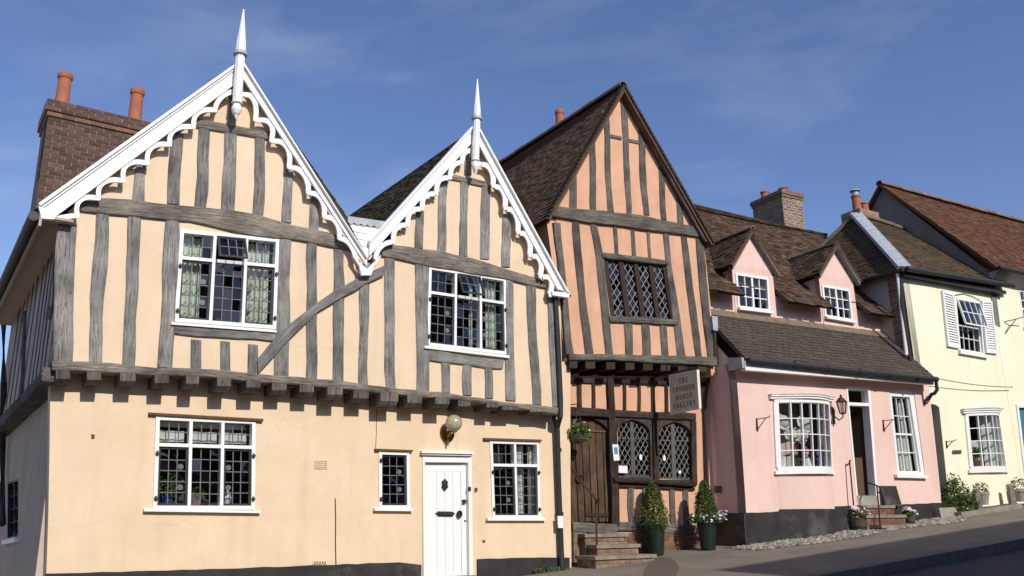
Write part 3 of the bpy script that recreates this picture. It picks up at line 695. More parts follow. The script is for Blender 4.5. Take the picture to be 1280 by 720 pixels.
# tarred plinth in two lengths
def strip(name, pl, top, o0, o1, m, parent, drop=.7, jit=0):
    mb = MB(); P0 = [pl.hit(x, y, o1) for x, y in top]; P = []
    for i in range(len(P0)-1):
        n_ = max(1, int(np.linalg.norm(P0[i+1]-P0[i])/.16))
        for j in range(n_): P.append(line3(P0[i], P0[i+1], j/n_)+(pl.z*rj(.006) if i+j else 0))
    P.append(P0[-1]); Q = [low(p, drop) for p in P]
    for i in range(len(P)-1): mb.hexa([P[i]-pl.n*(o1-o0), P[i+1]-pl.n*(o1-o0), Q[i+1]-pl.n*(o1-o0), Q[i]-pl.n*(o1-o0)], [P[i], P[i+1], Q[i+1], Q[i]])
    return mb.build(name, m, parent)
strip('plinth', PA, [(57, 717), (150, 714.5), (300, 710), (420, 706), (500, 702.5), (527, 706)], -.02, .03, M['tar'], A)
strip('plinth', PA, [(597, 699), (640, 697.5), (690, 696.5), (712, 697)], -.02, .03, M['tar'], A)
# pilaster joint, meter vents, cables, little fittings
def vent(pl, x0, y0, x1, y1, name='air_vent', parent=A, o=.0, cols=5, rows=4, m=M['brown_lintel'], fm=M['cream']):
    q = Quad(pl, (x0, y0), (x1, y0), (x1, y1), (x0, y1), o); mb = MB(); q.box(mb, 0, 1, 0, 1, -.02, .006); v = mb.build(name, m, parent)
    k = MB()
    for i in range(cols+1): q.box(k, i/(cols+.12), i/(cols+.12)+.09, 0, 1, .004, .014)
    for j in range(rows+1): q.box(k, 0, 1, j/(rows+.15), j/(rows+.15)+.11, .003, .012)
    k.build('vent_grille', fm, v)
vent(PA, 393, 576, 408, 586); vent(PA, 391, 701.5, 407, 705, rows=1)
mb = MB(); mb.tube([hA(419, 623, .006), hA(419.6, 650, .006), hA(419.3, 680, .006), hA(420, 706, .006)], .007, 6); mb.build('cable', M['rust'], A)
mb = MB(); mb.tube([hA(470.5, 512, .004), hA(470.5, 540, .004), hA(469.5, 562, .004)], .004, 5); mb.build('cable', M['brown_lintel'], A)
mb = MB(); Quad(PA, (593, 610), (596, 610), (596, 614), (593, 614)).box(mb, 0, 1, 0, 1, 0, .025); mb.build('bell_push', M['brown_lintel'], A)
mb = MB(); Quad(PA, (114, 543), (118, 543), (118, 548), (114, 548)).box(mb, 0, 1, 0, 1, -.005, .012); mb.build('wall_tie', M['brown_lintel'], A)
mb = MB(); Quad(PA, (603, 675), (606, 675), (606, 678), (603, 678)).box(mb, 0, 1, 0, 1, -.005, .012); mb.build('wall_tie', M['brown_lintel'], A)
# --- windows, ground floor
q, w = leaded_window(A, PA, 0, *winL, 3, .31, casements=(0, 2), sill=(180, 636, 325.8, 638.2, 3.2), lintel=(186, 515.5, 329, 523.6, 3.2), label='three-light leaded window on the ground floor, left of the door')
for a, b in ((.05, .31), (.36, .64), (.69, .95)): curtain(w, q, a, b, .74, .86, -.16, M['curtain_w'], 2, .006)
curtain(w, q, .05, .95, .90, .96, -.16, M['curtain_w'], 5, .01)
qL = q
q, w = leaded_window(A, PA, 0, *winS, 1, None, pb=(3, 5), casements=(0,), sill=(468, 635, 516, 635.6, 3.4), lintel=(469, 560.8, 516, 562.4, 2.4), label='narrow single-light leaded window beside the door')
q, w = leaded_window(A, PA, 0, *winR, 2, .32, pt_=(3, 2), casements=(0, 1), sill=(609, 647.5, 682.4, 647.6, 3.2), lintel=(605, 547.3, 677, 549.5, 2.6), label='two-light leaded window right of the door')
curtain(w, q, .60, .78, .06, .95, -.16, M['curtain_w'], 3, .02); curtain(w, q, .88, .97, .06, .95, -.16, M['curtain_w'], 2, .02); curtain(w, q, .2, .4, .62, .95, -.2, M['room'], 2, .02)
# --- front door
dq = Quad(PA, 0, 0, 0, 0, P3=[hA(528, 571), hA(589, 571.5), dBR, dBL])
fr = MB(); dq.box(fr, 0, .045, 0, 1, -.10, .012); dq.box(fr, .925, 1, 0, 1, -.10, .016); dq.box(fr, .045, .925, .955, 1, -.10, .010)
door = fr.build('front_door_frame', M['white'], A)
hd = Quad(PA, (526.5, 563.6), (591.5, 565), (591.5, 570), (526.5, 568.6), .05); k = MB(); hd.box(k, 0, 1, .45, 1, -.07, .03); hd.box(k, .02, .98, 0, .45, -.07, .0); k.build('door_hood', M['white'], door)
leaf = MB(); lq = dq.sub(.05, .92, 0, .95, -.05)
lq.box(leaf, 0, .12, 0, 1, -.05, 0); lq.box(leaf, .88, 1, 0, 1, -.05, 0); lq.box(leaf, .12, .88, .93, 1, -.05, -.002); lq.box(leaf, .12, .88, 0, .05, -.05, -.002)
for i in range(4): lq.box(leaf, .12+.19*i, .12+.19*(i+1)-.006, .05, .93, -.05, -.006)
lq.box(leaf, .12, .88, .05, .93, -.052, -.022); leaf.build('door_leaf', M['white'], door)
def dp(px, py, d=-.05): return PA.hit(px, py, d)
kn = MB(); prism3(kn, PA, [dp(x, y, -.035) for x, y in [(556.3, 598), (558, 600.5), (560, 601.5), (559.6, 606), (560.5, 609), (558, 611.5), (556.6, 614), (555, 611.5), (552.4, 609), (553.2, 606), (552.6, 601.5), (554.6, 600.5)]], .014)
kn.tube([dp(555, 603, -.03), dp(554.5, 608, -.01), dp(556.4, 611, -.008), dp(558.4, 608, -.01), dp(558, 603, -.03)], .008, 6); kn.build('door_knocker', M['black'], door)
lp = MB(); prism3(lp, PA, [dp(x, y, -.036) for x, y in [(544.5, 641.5), (547, 640), (548, 639), (566, 639.5), (567, 640.5), (569, 642), (567, 643.8), (566, 645.4), (548, 645), (547, 643.4)]], .012)
lp.box if False else None
Quad(PA, (549, 640.3), (565, 640.7), (565, 644.1), (549, 643.7), -.03).box(lp, 0, 1, 0, 1, -.005, .008); lp.build('letter_plate', M['black'], door)
dk = MB(); cyl_plane(dk, dp(574.7, 642.5, -.03), PA.n, .05, .012, 14); 
dk.tube([dp(574.7+2.6*math.cos(t), 642.5+4*math.sin(t), -.012) for t in np.linspace(0, 2*math.pi, 13)], .009, 6, False); dk.build('door_handle', M['black'], door)
for (x, y) in ((580, 627), ):
    k = MB(); Quad(PA, (x-2, y-2.6), (x+2, y-2.6), (x+2, y+2.6), (x-2, y+2.6), -.03).box(k, 0, 1, 0, 1, -.01, .014); k.build('lock', M['black'], door)
k = MB(); Quad(PA, (584.8, 608.6), (588, 608.6), (588, 613.6), (584.8, 613.6), .018).box(k, 0, 1, 0, 1, -.004, .02); k.build('bell_push', M['black'], door)
k = MB(); cyl_plane(k, dp(581.7, 651, -.035), PA.n, .014, .01, 10); k.build('keyhole', M['black'], door)
k = MB(); p0, p1 = low(dBL, -.06), low(dBR, -.06); k.hexa([low(dBL, .5)-PA.n*.2, low(dBR, .5)-PA.n*.2, p1-PA.n*.2, p0-PA.n*.2], [low(dBL, .5)+PA.n*.12, low(dBR, .5)+PA.n*.12, p1+PA.n*.12, p0+PA.n*.12]); k.build('door_step', M['stone'], A)
k = MB(); k.hexa([hA(520, 560)-PA.n*.3, hA(597, 560)-PA.n*.3, low(hA(597, 728), .2)-PA.n*.3, low(hA(520, 728), .2)-PA.n*.3], [hA(520, 560)-PA.n*.19, hA(597, 560)-PA.n*.19, low(hA(597, 728), .2)-PA.n*.19, low(hA(520, 728), .2)-PA.n*.19]); k.build('door_lining', M['room'], A)

# --- upper storey
hU = lambda x, y: PA.hit(x, y, OU)
uw1 = [(225, 287), (348.5, 299), (344.5, 411.5), (217.5, 402)]
uw2 = [(535.6, 333), (631.5, 348.5), (633.5, 443.5), (533, 432)]
outer = [hU(70, 462), hU(75, 277), hU(112, 236), hU(302, 92), hU(400, 244), hU(462, 330), hU(500, 284), hU(594, 172), hU(694, 345), hU(700, 372), hU(704, 514), hU(500, 490), hU(300, 472)]
wall('upper_wall', PA, outer, [shrink(uw1), shrink(uw2)], M['cream'], A, thick=.16, o=OU)
o0, o1 = OU-.04, OU+.022
S = lambda rows, e=0.0, m=None, name='stud': stud(PA, rows, o0, o1+e, m or M['oak'], A, name)
# studs above the tie beam of the left gable
S([(200, 170.5, 183), (250, 166, 181)]); S([(165, 213, 230), (254, 209, 225)]); S([(156, 249, 263.5), (259, 243, 258)]); S([(164, 281, 296.5), (262, 276.5, 293)])
S([(170, 319, 332), (270, 316, 330)]); S([(196, 355, 367), (277, 352, 364)]); S([(232, 388, 399), (290, 386.5, 398)]); S([(112, 287, 297), (157, 284.5, 295)])
# studs of the left gable, below the tie beam
S([(279, 72.5, 97), (340, 71, 94), (400, 69, 92), (453, 67.5, 91.5)], .004, name='corner_post')
S([(266, 120, 137), (330, 116, 134.5), (373, 113, 131), (420, 111.5, 127.5), (455, 111, 127)])
S([(266, 160, 177), (357, 157, 173), (400, 156, 170.5), (457, 153, 169)])
S([(272, 207, 225), (340, 203, 222), (400, 199.5, 217.5), (458, 196.5, 215.5)], .004, name='window_post')
S([(424, 239, 252), (461, 239, 252)]); S([(426, 275.5, 288), (464, 275.5, 288.5)]); S([(430, 310.5, 323), (467, 310, 323)])
S([(297, 348.5, 365), (350, 347.5, 363.5), (400, 346, 362.5), (440, 344, 361.5), (470, 343, 361)], .002, name='window_post')
S([(303, 384, 397), (380, 383.5, 396.5), (474, 382.5, 396)]); S([(311, 417.5, 430), (400, 416.5, 430), (477, 416.5, 430)])
S([(334, 449.5, 462.5), (410, 449.5, 461), (480, 448.5, 461)]); S([(322, 481, 494.5), (400, 482, 494), (484, 483, 495)])
# right gable
S([(300, 482, 492), (322, 481, 492)]); S([(258, 522, 531), (310, 519, 529)]); S([(224, 549.5, 560), (270, 548.5, 559), (316, 547, 558)]); S([(222, 576, 587), (270, 575.5, 586), (320, 574, 585)])
S([(230, 603, 613.5), (323, 601, 612)]); S([(268, 628.5, 639), (333, 627.5, 637.5)]); S([(196, 582, 590), (218, 581, 590)])
S([(329, 519.5, 536), (400, 520.5, 536), (435, 520.5, 536), (489, 521.5, 537)], .002, name='window_post')
S([(453, 552, 563), (490, 553, 563)]); S([(456, 579.5, 590), (493, 579, 590.5)]); S([(459, 606, 616), (497, 607, 617.5)])
S([(347, 632, 642), (450, 632.5, 643), (500, 633, 645)], .002, name='window_post')
S([(352, 658, 670.5), (430, 662, 673), (505, 667, 677)]); S([(366, 684.5, 694), (430, 687, 697), (508, 691.5, 700.5)], .004, name='corner_post')
# horizontals
Bm = lambda st, e, m=M['oak_h'], name='beam': beam(name, PA, st, o0, o1+e, m, A, .009)
Bm([(103, 247, 101, 263), (167, 248, 165, 268), (240, 257, 238, 277), (320, 267.5, 317, 295), (370, 281, 368, 300), (433, 297, 433, 313), (452, 303, 452, 318)], .022, name='tie_beam')
Bm([(246, 147, 244, 158), (337, 163.5, 338, 175)], .014, name='collar')
Bm([(478, 303, 478, 320), (527, 311, 530, 331), (550, 313, 548, 334), (592, 323, 590, 343), (630, 335.5, 630, 349), (676, 348.5, 684, 360.5)], .022, name='tie_beam')
Bm([(563, 216.5, 562, 223.5), (607, 226, 606, 233)], .014, name='collar')
Bm([(219, 404, 218, 417), (345, 414.5, 343, 427.5)], .012, M['oak'], 'window_sill_beam'); Bm([(537, 436.5, 536, 450.5), (630, 450, 628.5, 461.5)], .012, M['oak'], 'window_sill_beam')
Bm([(322, 450, 323, 468), (340, 427, 343, 446), (363, 404, 363, 424), (397, 377, 398, 389), (417, 363, 433, 368.5), (481, 331, 480.5, 344)], .035, M['oak'], 'brace')
# bressumer and joist ends
beam('bressumer', PA, [(65, 451.5, 65.5, 463), (140, 454.5, 140, 465), (220, 459, 215, 469), (350, 467.5, 350, 479), (440, 478, 440, 487), (500, 485, 498, 492), (600, 497, 600, 504), (698, 510, 697, 518)], -.02, OU+.09, M['oak_h'], A, .008)
jx = [(70, 88, 464, 480), (109, 127, 465.5, 481), (150.5, 170, 467, 482.5), (193.5, 211.5, 470, 485), (232, 248, 471, 486.5), (270.5, 288, 473.5, 489.5), (307, 325, 476.5, 491), (341, 359, 478.5, 494), (375, 393, 482, 496), (408.5, 427.5, 485, 500), (443, 462, 489, 504), (475, 497, 491.5, 508.5), (510, 528, 495.5, 509.5), (542.5, 560.5, 498, 511), (574, 589.5, 501, 513), (607.5, 621.5, 504, 514.5), (628, 648, 508, 517), (664, 682, 511, 519)]
for x0, x1, y0, y1 in jx:
    P = [PA.hit(x0, y0-2, OU+.105), PA.hit(x1, y0-1, OU+.105), PA.hit(x1, y1-2, OU+.105), PA.hit(x0, y1-2.5, OU+.105)]
    e = rj(.03); P = [p+PA.n*e for p in P]; dpt = OU+.15; mb = MB()
    r = (P[3]-P[0])*.28; a0 = [P[0], P[1], P[2]-r*1.1, P[3]-r]; nose = [p-PA.n*.055 for p in (P[2], P[3])]
    back = [p-PA.n*dpt for p in P]; u = [(0, 0), (.2, 0), (.2, .15), (0, .15)]
    mb.mesh(a0+nose+back, [(0, 3, 2, 1), (3, 5, 4, 2), (5, 9, 8, 4), (0, 1, 7, 6), (0, 6, 9, 5, 3), (1, 2, 4, 8, 7)], [(0, 0), (.18, 0), (.18, .1), (0, .1), (.18, .16), (0, .16), (0, .5), (.18, .5), (.18, .6), (0, .6)])
    mb.build('joist_end', M['oak_b'], A)
# boarding between the joists
mb = MB(); zz = PA.hit(300, 470, OU)[2]
mb.hexa([PA.at(-5.0, 3.50, -.1), PA.at(2.75, 3.42, -.1), PA.at(2.75, 3.46, -.1), PA.at(-5.0, 3.54, -.1)], [PA.at(-5.0, 3.50, OU+.01), PA.at(2.35, 3.42, OU+.01), PA.at(2.35, 3.46, OU+.01), PA.at(-5.0, 3.54, OU+.01)]); mb.build('soffit', M['oak_b'], A)
# --- windows, upper floor
q, w = leaded_window(A, PA, OU, *uw1, 3, .31, casements=(0, 2), tilt_top=1, label='three-light leaded window in the left gable, its middle top light open')
curtain(w, q, .06, .26, .06, .96, -.16, M['curtain'], 4, .025); curtain(w, q, .72, .95, .06, .96, -.16, M['curtain'], 4, .025)
q, w = leaded_window(A, PA, OU, *uw2, 3, .33, casements=(0, 2), tilt_top=1, label='three-light leaded window in the right gable, its middle top light open')
curtain(w, q, .79, .93, .06, .96, -.16, M['curtain'], 3, .02); curtain(w, q, .58, .62, .06, .9, -.16, M['curtain'], 2, .015)
for s_ in ((214, 402.5, 345.5, 412.5, 3.2), (530.5, 432, 636.5, 444.5, 3.2)):
    q4 = Quad(PA, (s_[0], s_[1]), (s_[2], s_[3]), (s_[2], s_[3]+s_[4]), (s_[0], s_[1]+s_[4]), OU+.05); k = MB(); q4.box(k, 0, 1, 0, 1, -.06, .01); k.build('sill', M['white'], A)

# --- white bargeboards, fretwork, finials
OB = OU+.15
def barge(outer, inner, cusps, flip):
    (ax, ay), (bx, by) = outer; (cx, cy), (dx, dy) = inner
    L = lambda p, q, t: (p[0]+(q[0]-p[0])*t, p[1]+(q[1]-p[1])*t)
    mb = MB(); prism(mb, PA, [L((ax, ay), (cx, cy), .28), L((bx, by), (dx, dy), .28), (dx, dy), (cx, cy)], OB-.04, OB); b = mb.build('bargeboard', M['white'], A)
    mb = MB(); prism(mb, PA, [(ax, ay), (bx, by), L((bx, by), (dx, dy), .16), L((ax, ay), (cx, cy), .16)], OB-.06, OB+.05)
    prism(mb, PA, [L((ax, ay), (cx, cy), .16), L((bx, by), (dx, dy), .16), L((bx, by), (dx, dy), .30), L((ax, ay), (cx, cy), .30)], OB-.05, OB+.022)
    prism(mb, PA, [L((ax, ay), (cx, cy), .92), L((bx, by), (dx, dy), .92), (dx, dy), (cx, cy)], OB, OB+.012); mb.build('barge_moulding', M['white'], b)
    f = MB(); nx, ny = (dy-cy), -(dx-cx); n_ = math.hypot(nx, ny); nx, ny = nx/n_, ny/n_
    if ny > 0: nx, ny = -nx, -ny
    for i in range(len(cusps)-1):
        p, q_ = cusps[i], cusps[i+1]
        def gap(P): return (cx-P[0])*nx+(cy-P[1])*ny
        lo_, hi_ = (p, q_) if p[1] > q_[1] else (q_, p)
        ex_, ey_ = hi_[0]-lo_[0], hi_[1]-lo_[1]; N = 14; C_ = []
        for k in range(N+1):
            t = math.pi/2*k/N; C_.append((lo_[0]+ex_*(1-math.cos(t)), lo_[1]+ey_*math.sin(t)))
        hh = [(P[0]-lo_[0])*nx+(P[1]-lo_[1])*ny-((hi_[0]-lo_[0])*nx+(hi_[1]-lo_[1])*ny)*k/N for k, P in enumerate(C_)]
        kf = (min(gap(lo_), gap(hi_))+1.0)/max(hh)
        C_ = [(P[0]+nx*h*(kf-1), P[1]+ny*h*(kf-1)) for P, h in zip(C_, hh)]
        wb = 5.4; up, dn = [], []
        for k, P in enumerate(C_):
            A0, A1 = C_[max(0, k-1)], C_[min(N, k+1)]; tx, ty = A1[0]-A0[0], A1[1]-A0[1]; tl = math.hypot(tx, ty); mx_, my_ = -ty/tl, tx/tl
            if mx_*nx+my_*ny < 0: mx_, my_ = -mx_, -my_
            up.append((P[0]+mx_*.6, P[1]+my_*.6)); dn.append((P[0]-mx_*wb, P[1]-my_*wb))
        prism(f, PA, up+dn[::-1], OB-.035+.002*(i % 2), OB-.008+.002*(i % 2))
        cyl_plane(f, PA.hit(p[0]-nx*2.6, p[1]-ny*2.6, OB-.006), PA.n, .036, .03, 10)
    cyl_plane(f, PA.hit(cusps[-1][0]-nx*2, cusps[-1][1]-ny*2, OB-.006), PA.n, .034, .03, 10)
    f.build('fretwork', M['white'], b)
barge([(48, 254), (299, 76)], [(66, 273), (299, 101)], [(71, 271), (94, 267), (121, 245), (152, 223), (182, 201), (210, 178), (240, 156), (267, 135), (291, 112)], True)
barge([(304, 76), (459, 320)], [(304, 98), (459, 333)], [(306, 116), (322, 148), (342, 174), (364, 207), (388, 239), (408, 269), (427, 296), (447, 323)], False)
barge([(462, 300), (592, 156)], [(462, 320), (592, 176)], [(468, 320), (490, 300), (508, 279), (526, 259), (544, 240), (561, 220), (576, 201), (588, 186)], True)
barge([(598, 156), (712, 366)], [(598, 179), (697, 361)], [(602, 203), (619, 231), (634, 259), (650, 289), (665, 318), (678, 344), (690, 368)], False)
# foot returns and the white boarded valley
mb = MB(); prism(mb, PA, [(48, 256), (70, 270), (68, 274), (52, 273)], OB-.05, OB+.03); mb.build('barge_foot', M['white'], A)
mb = MB(); prism(mb, PA, [(690, 364), (713, 366), (711, 372), (691, 369)], OB-.05, OB+.03); mb.build('barge_foot', M['white'], A)
for (xa, ya, xb, yb, y2) in ((437, 280, 482, 287, 9), (442, 290, 477, 296, 8), (447, 299, 473, 304, 8), (452, 308, 468, 311, 9), (455, 317, 466, 319, 6)):
    mb = MB(); prism(mb, PA, [(xa, ya), (xb, yb), (xb-4, yb+y2), (xa+5, ya+y2)], OB-.09, OB-.045); mb.build('valley_board', M['white'], A)
mb = MB(); pts = [(435, 270), (484, 277)]+[(484-i*49/12, 277+7-(i*7/12)+(3.2*abs(math.sin(i*math.pi/2)))) for i in range(13)]
prism(mb, PA, pts, OB-.10, OB-.03); mb.build('lead_apron', M['leadsheet'], A)
mb = MB(); prism(mb, PA, [(441, 320), (459, 336), (476, 320), (468, 333), (464, 344), (452, 344), (449, 332)], OB-.04, OB+.01); mb.build('valley_drop', M['white'], A)
mb = MB(); prism(mb, PA, [(448, 329), (469, 331), (463, 336), (453, 336)], OU, OB-.06); mb.build('valley_corbel', M['oak'], A)
def finial(xt, yt, xc, yc, xb, yb, r):
    """spire, collar, octagonal shaft and drop"""
    T, Cc, Bq = PA.hit(xt, yt, OB+.08), PA.hit(xc, yc, OB+.08), PA.hit(xb, yb, OB+.08)
    o = MB(); o.tube([Cc, Bq], r, 8); sh = o.build('finial', M['white'], A)
    o = MB(); o.tube([line3(Cc, T, -.02), line3(Cc, T, .04)], r*1.45, 12); o.tube([line3(Cc, T, .04), line3(Cc, T, .06)], r*1.2, 12); o.build('finial_collar', M['leadsheet'], sh)
    o = MB(); o.tube([line3(Cc, T, .06), line3(Cc, T, .22), T], [r*1.1, r*1.02, .008], 8); o.build('finial_spire', M['white'], sh)
    o = MB(); o.tube([line3(Cc, Bq, 1.0), line3(Cc, Bq, 1.02)], r*1.12, 10); o.lathe(low(Bq, .16), [(.004, -.09), (.02, -.06), (.03, -.03), (r*.7, -.015), (r*1.02, .035), (r*1.05, .07), (r*.8, .11), (r*.6, .16)], 12); o.build('finial_drop', M['white'], sh, smooth=False)
finial(304.5, 11.5, 300.5, 68, 296.3, 128, .066)
finial(596.7, 99, 596, 148.5, 594.3, 200, .060)

# --- roofs behind the gables
nA, dA = PA.n, PA.d
def back(P, k): return P-nA*k
ap1, ap2 = PA.hit(301.5, 77, OB-.062), PA.hit(595, 157, OB-.062)
ev1, va, ev2 = PA.hit(48, 257, OB-.062), PA.hit(460, 307, OB-.062), PA.hit(713, 367, OB-.062)
RD = 6.5
dn = lambda P: low(P, .035)
tile_roof(A, dn(back(ev1, RD)), dn(ev1), dn(back(ap1, RD)), dn(ap1), M['tile_a'])
tile_roof(A, dn(va), dn(back(va, RD)), dn(ap1), dn(back(ap1, RD)), M['tile_a'])
tile_roof(A, dn(back(va, RD)), dn(va), dn(back(ap2, RD)), dn(ap2), M['tile_a'])
tile_roof(A, dn(ev2), dn(back(ev2, RD)), dn(ap2), dn(back(ap2, RD)), M['tile_a'])
# --- left flank in shade
uL = PA.uz(PA.hit(69.5, 400, OU))[0]; lL = PA.uz(PA.hit(62, 600))[0]
SU = Plane(PA.at(uL, 0, OU), d=nA, n=-dA); SL = Plane(PA.at(lL, 0, 0), d=nA, n=-dA)
ud = lambda pl, u, z, o=0: pl.at(u, z, o)
lwq = [(9.5, 603), (23, 598), (23, 672), (9, 675)]; uwq = [(19.5, 378), (28, 366), (28, 438), (20, 444)]
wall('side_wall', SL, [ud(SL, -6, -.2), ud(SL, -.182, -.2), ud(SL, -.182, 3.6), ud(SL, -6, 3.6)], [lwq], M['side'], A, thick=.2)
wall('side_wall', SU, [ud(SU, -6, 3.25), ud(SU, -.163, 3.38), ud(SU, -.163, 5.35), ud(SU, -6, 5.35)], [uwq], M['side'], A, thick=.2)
for i, uu in enumerate([-.02, -.42, -.78, -1.14, -1.5, -1.9, -2.5, -3.0, -3.5, -4.1, -4.7]):
    A_ = [ud(SU, uu-.085+rj(.02), 5.25), ud(SU, uu-.085+rj(.02), 4.4), ud(SU, uu-.085, 3.36)]; B_ = [ud(SU, uu+.0+rj(.02), 5.25), ud(SU, uu+rj(.02), 4.4), ud(SU, uu, 3.36)]
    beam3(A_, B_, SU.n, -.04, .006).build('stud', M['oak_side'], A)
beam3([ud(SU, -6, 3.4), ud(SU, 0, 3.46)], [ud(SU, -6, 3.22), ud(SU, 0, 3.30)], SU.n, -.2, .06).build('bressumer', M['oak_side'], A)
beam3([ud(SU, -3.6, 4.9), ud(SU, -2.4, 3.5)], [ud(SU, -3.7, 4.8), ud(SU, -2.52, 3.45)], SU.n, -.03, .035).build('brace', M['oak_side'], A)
for pl_, qq in ((SL, lwq), (SU, uwq)):
    q = Quad(pl_, *qq); k = sash(A, q, 2, 4 if pl_ is SL else 5, fw=.05, m=M['black'] if pl_ is SL else M['white'], d=-.04, bar=.012); room(A, q, d=-.21)
    if pl_ is SL:
        c = MB(); q.box(c, -.1, 1.1, -.07, 0, -.05, .06); c.build('sill', M['white'], k)
        curtain(k, q, .15, .5, .05, .7, -.14, M['curtain_w'], 2, .02)
e_f = PA.hit(51, 268, OB+.02); k = MB(); 
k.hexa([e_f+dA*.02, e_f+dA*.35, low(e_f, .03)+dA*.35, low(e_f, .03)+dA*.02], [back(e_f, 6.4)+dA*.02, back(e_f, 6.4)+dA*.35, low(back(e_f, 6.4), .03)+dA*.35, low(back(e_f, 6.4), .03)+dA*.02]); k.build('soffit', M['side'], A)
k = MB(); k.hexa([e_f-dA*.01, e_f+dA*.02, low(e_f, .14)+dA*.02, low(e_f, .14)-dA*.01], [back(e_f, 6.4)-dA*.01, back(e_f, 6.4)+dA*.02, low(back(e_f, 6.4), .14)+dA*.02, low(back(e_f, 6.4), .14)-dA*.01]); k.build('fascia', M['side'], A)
k = MB(); k.tube([low(e_f, .03)-dA*.07, low(back(e_f, 6.4), .03)-dA*.07], .06, 10); k.build('gutter', M['black'], A)
k = MB(); k.tube([ud(SU, -.1, 5.3, .06), ud(SU, -.1, 4.2, .06), ud(SU, -.14, 4.05, .06)], .035, 8); k.build('downpipe', M['black'], A)
# --- right downpipe
k = MB(); k.tube([PA.hit(694, 372, OU+.05), PA.hit(697, 420, OU+.06), PA.hit(700.5, 500, OU+.06), PA.hit(700.5, 520, OU+.06), PA.hit(696.5, 534, .09), PA.hit(698, 600, .07), PA.hit(701.5, 690, .07), PA.hit(703, 712, .10)], .045, 10); dpp = k.build('downpipe', M['black'], A)
k = MB(); k.tube([PA.hit(692, 520, .09), PA.hit(696.5, 540, .07)], .035, 8); k.build('pipe_branch', M['black'], dpp)
for y in (560, 640, 705):
    k = MB(); p = PA.hit(697+(y-540)*.027, y, .07); k.tube([p, low(p, .06)], .058, 10); k.build('pipe_collar', M['black'], dpp)
k = MB(); Quad(PA, (697, 645), (703.5, 645), (704, 660), (698, 660), .13).box(k, 0, 1, 0, 1, -.02, .0); k.build('pipe_label', M['paper'], dpp)
# --- brick chimney
CA = Plane(PA.Q-4.5*PA.n, 55); cu0, cu1, cz0, cz1 = -5.04, -3.42, 5.6, 8.66
ch = MB(); f = [CA.at(cu0, cz0), CA.at(cu1, cz0), CA.at(cu1, cz1), CA.at(cu0, cz1)]; ch.hexa([p-nA*1.0 for p in f], f); chim = ch.build('chimney', M['mortar_d'], A)
brickwork(chim, CA, cu0-.004, cu1+.004, cz1-.08*24, cz1, 0, M['brick_stack'], bh=.078)
CAs = Plane(CA.at(cu0, 0), d=nA, n=-dA); brickwork(chim, CAs, -.45, -.012, cz1-.08*14, cz1, 0, M['brick_stack'], bh=.08)
for z0, z1, ex in ((cz1, cz1+.09, .03), (cz1+.09, cz1+.30, .065)):
    k = MB(); f = [CA.at(cu0-ex, z0, ex), CA.at(cu1+ex, z0, ex), CA.at(cu1+ex, z1, ex), CA.at(cu0-ex, z1, ex)]; k.hexa([p-nA*(1+2*ex) for p in f], f); cc = k.build('chimney_cap', M['mortar_d'], chim)
    if ex == .03:
        for u in np.arange(cu0-ex, cu1+ex-.1, .225):
            k = MB(); f = [CA.at(u+.004, z0+.004, ex+.008), CA.at(u+.221, z0+.004, ex+.008), CA.at(u+.221, z1-.004, ex+.008), CA.at(u+.004, z1-.004, ex+.008)]; k.hexa([p-nA*.05 for p in f], f); k.build('brick', M['brick_red'], chim)
    else: brickwork(chim, CA, cu0-ex, cu1+ex, z0, z1, ex, M['brick_stack'], bh=.07)
def pot(parent, c, r, h, m=M['terracotta']):
    k = MB(); k.lathe(c, [(r*1.05, -.05), (r*1.0, 0), (r*.92, h*.5), (r*.88, h*.85), (r*.98, h*.86), (r*1.05, h*.9), (r*1.05, h*.97), (r*.95, h), (r*.75, h), (r*.7, h*.6)], 18); return k.build('chimney_pot', m, parent, smooth=False)
zt = cz1+.30
pot(chim, CA.at(CA.uz(CA.hit(78, 124, -.35))[0], zt, -.35), .125, CA.hit(79, 92, -.35)[2]-zt); pot(chim, CA.at(CA.uz(CA.hit(169, 142, -.35))[0], zt, -.35), .125, CA.hit(170, 112, -.35)[2]-zt)
k = MB(); p = CA.at(CA.uz(CA.hit(120, 131, -.4))[0], zt, -.4); k.lathe(p, [(.05, -.05), (.05, .06), (.075, .07), (.075, .10), (.04, .12)], 10); k.build('flue_cowl', M['leadsheet'], chim)
k = MB(); p = CA.at(CA.uz(CA.hit(131, 134, -.1))[0], zt, -.1); k.ball(p, .10, 9, 6, (1, 1, .35)); k.build('mortar_flaunching', M['pale_stone'], chim)
# ================================================================== LEANING GALLERY
B = empty('timber_framed_house', PB.at(1.6, 1.05), 'leaning orange timber-framed house with a steep tiled gable and old oak door', 'house')
UB = .36
hB = lambda x, y, o=0.0: PB.hit(x, y, o)
hBU = lambda x, y: PB.hit(x, y, UB)
nB, dB = PB.n, PB.d
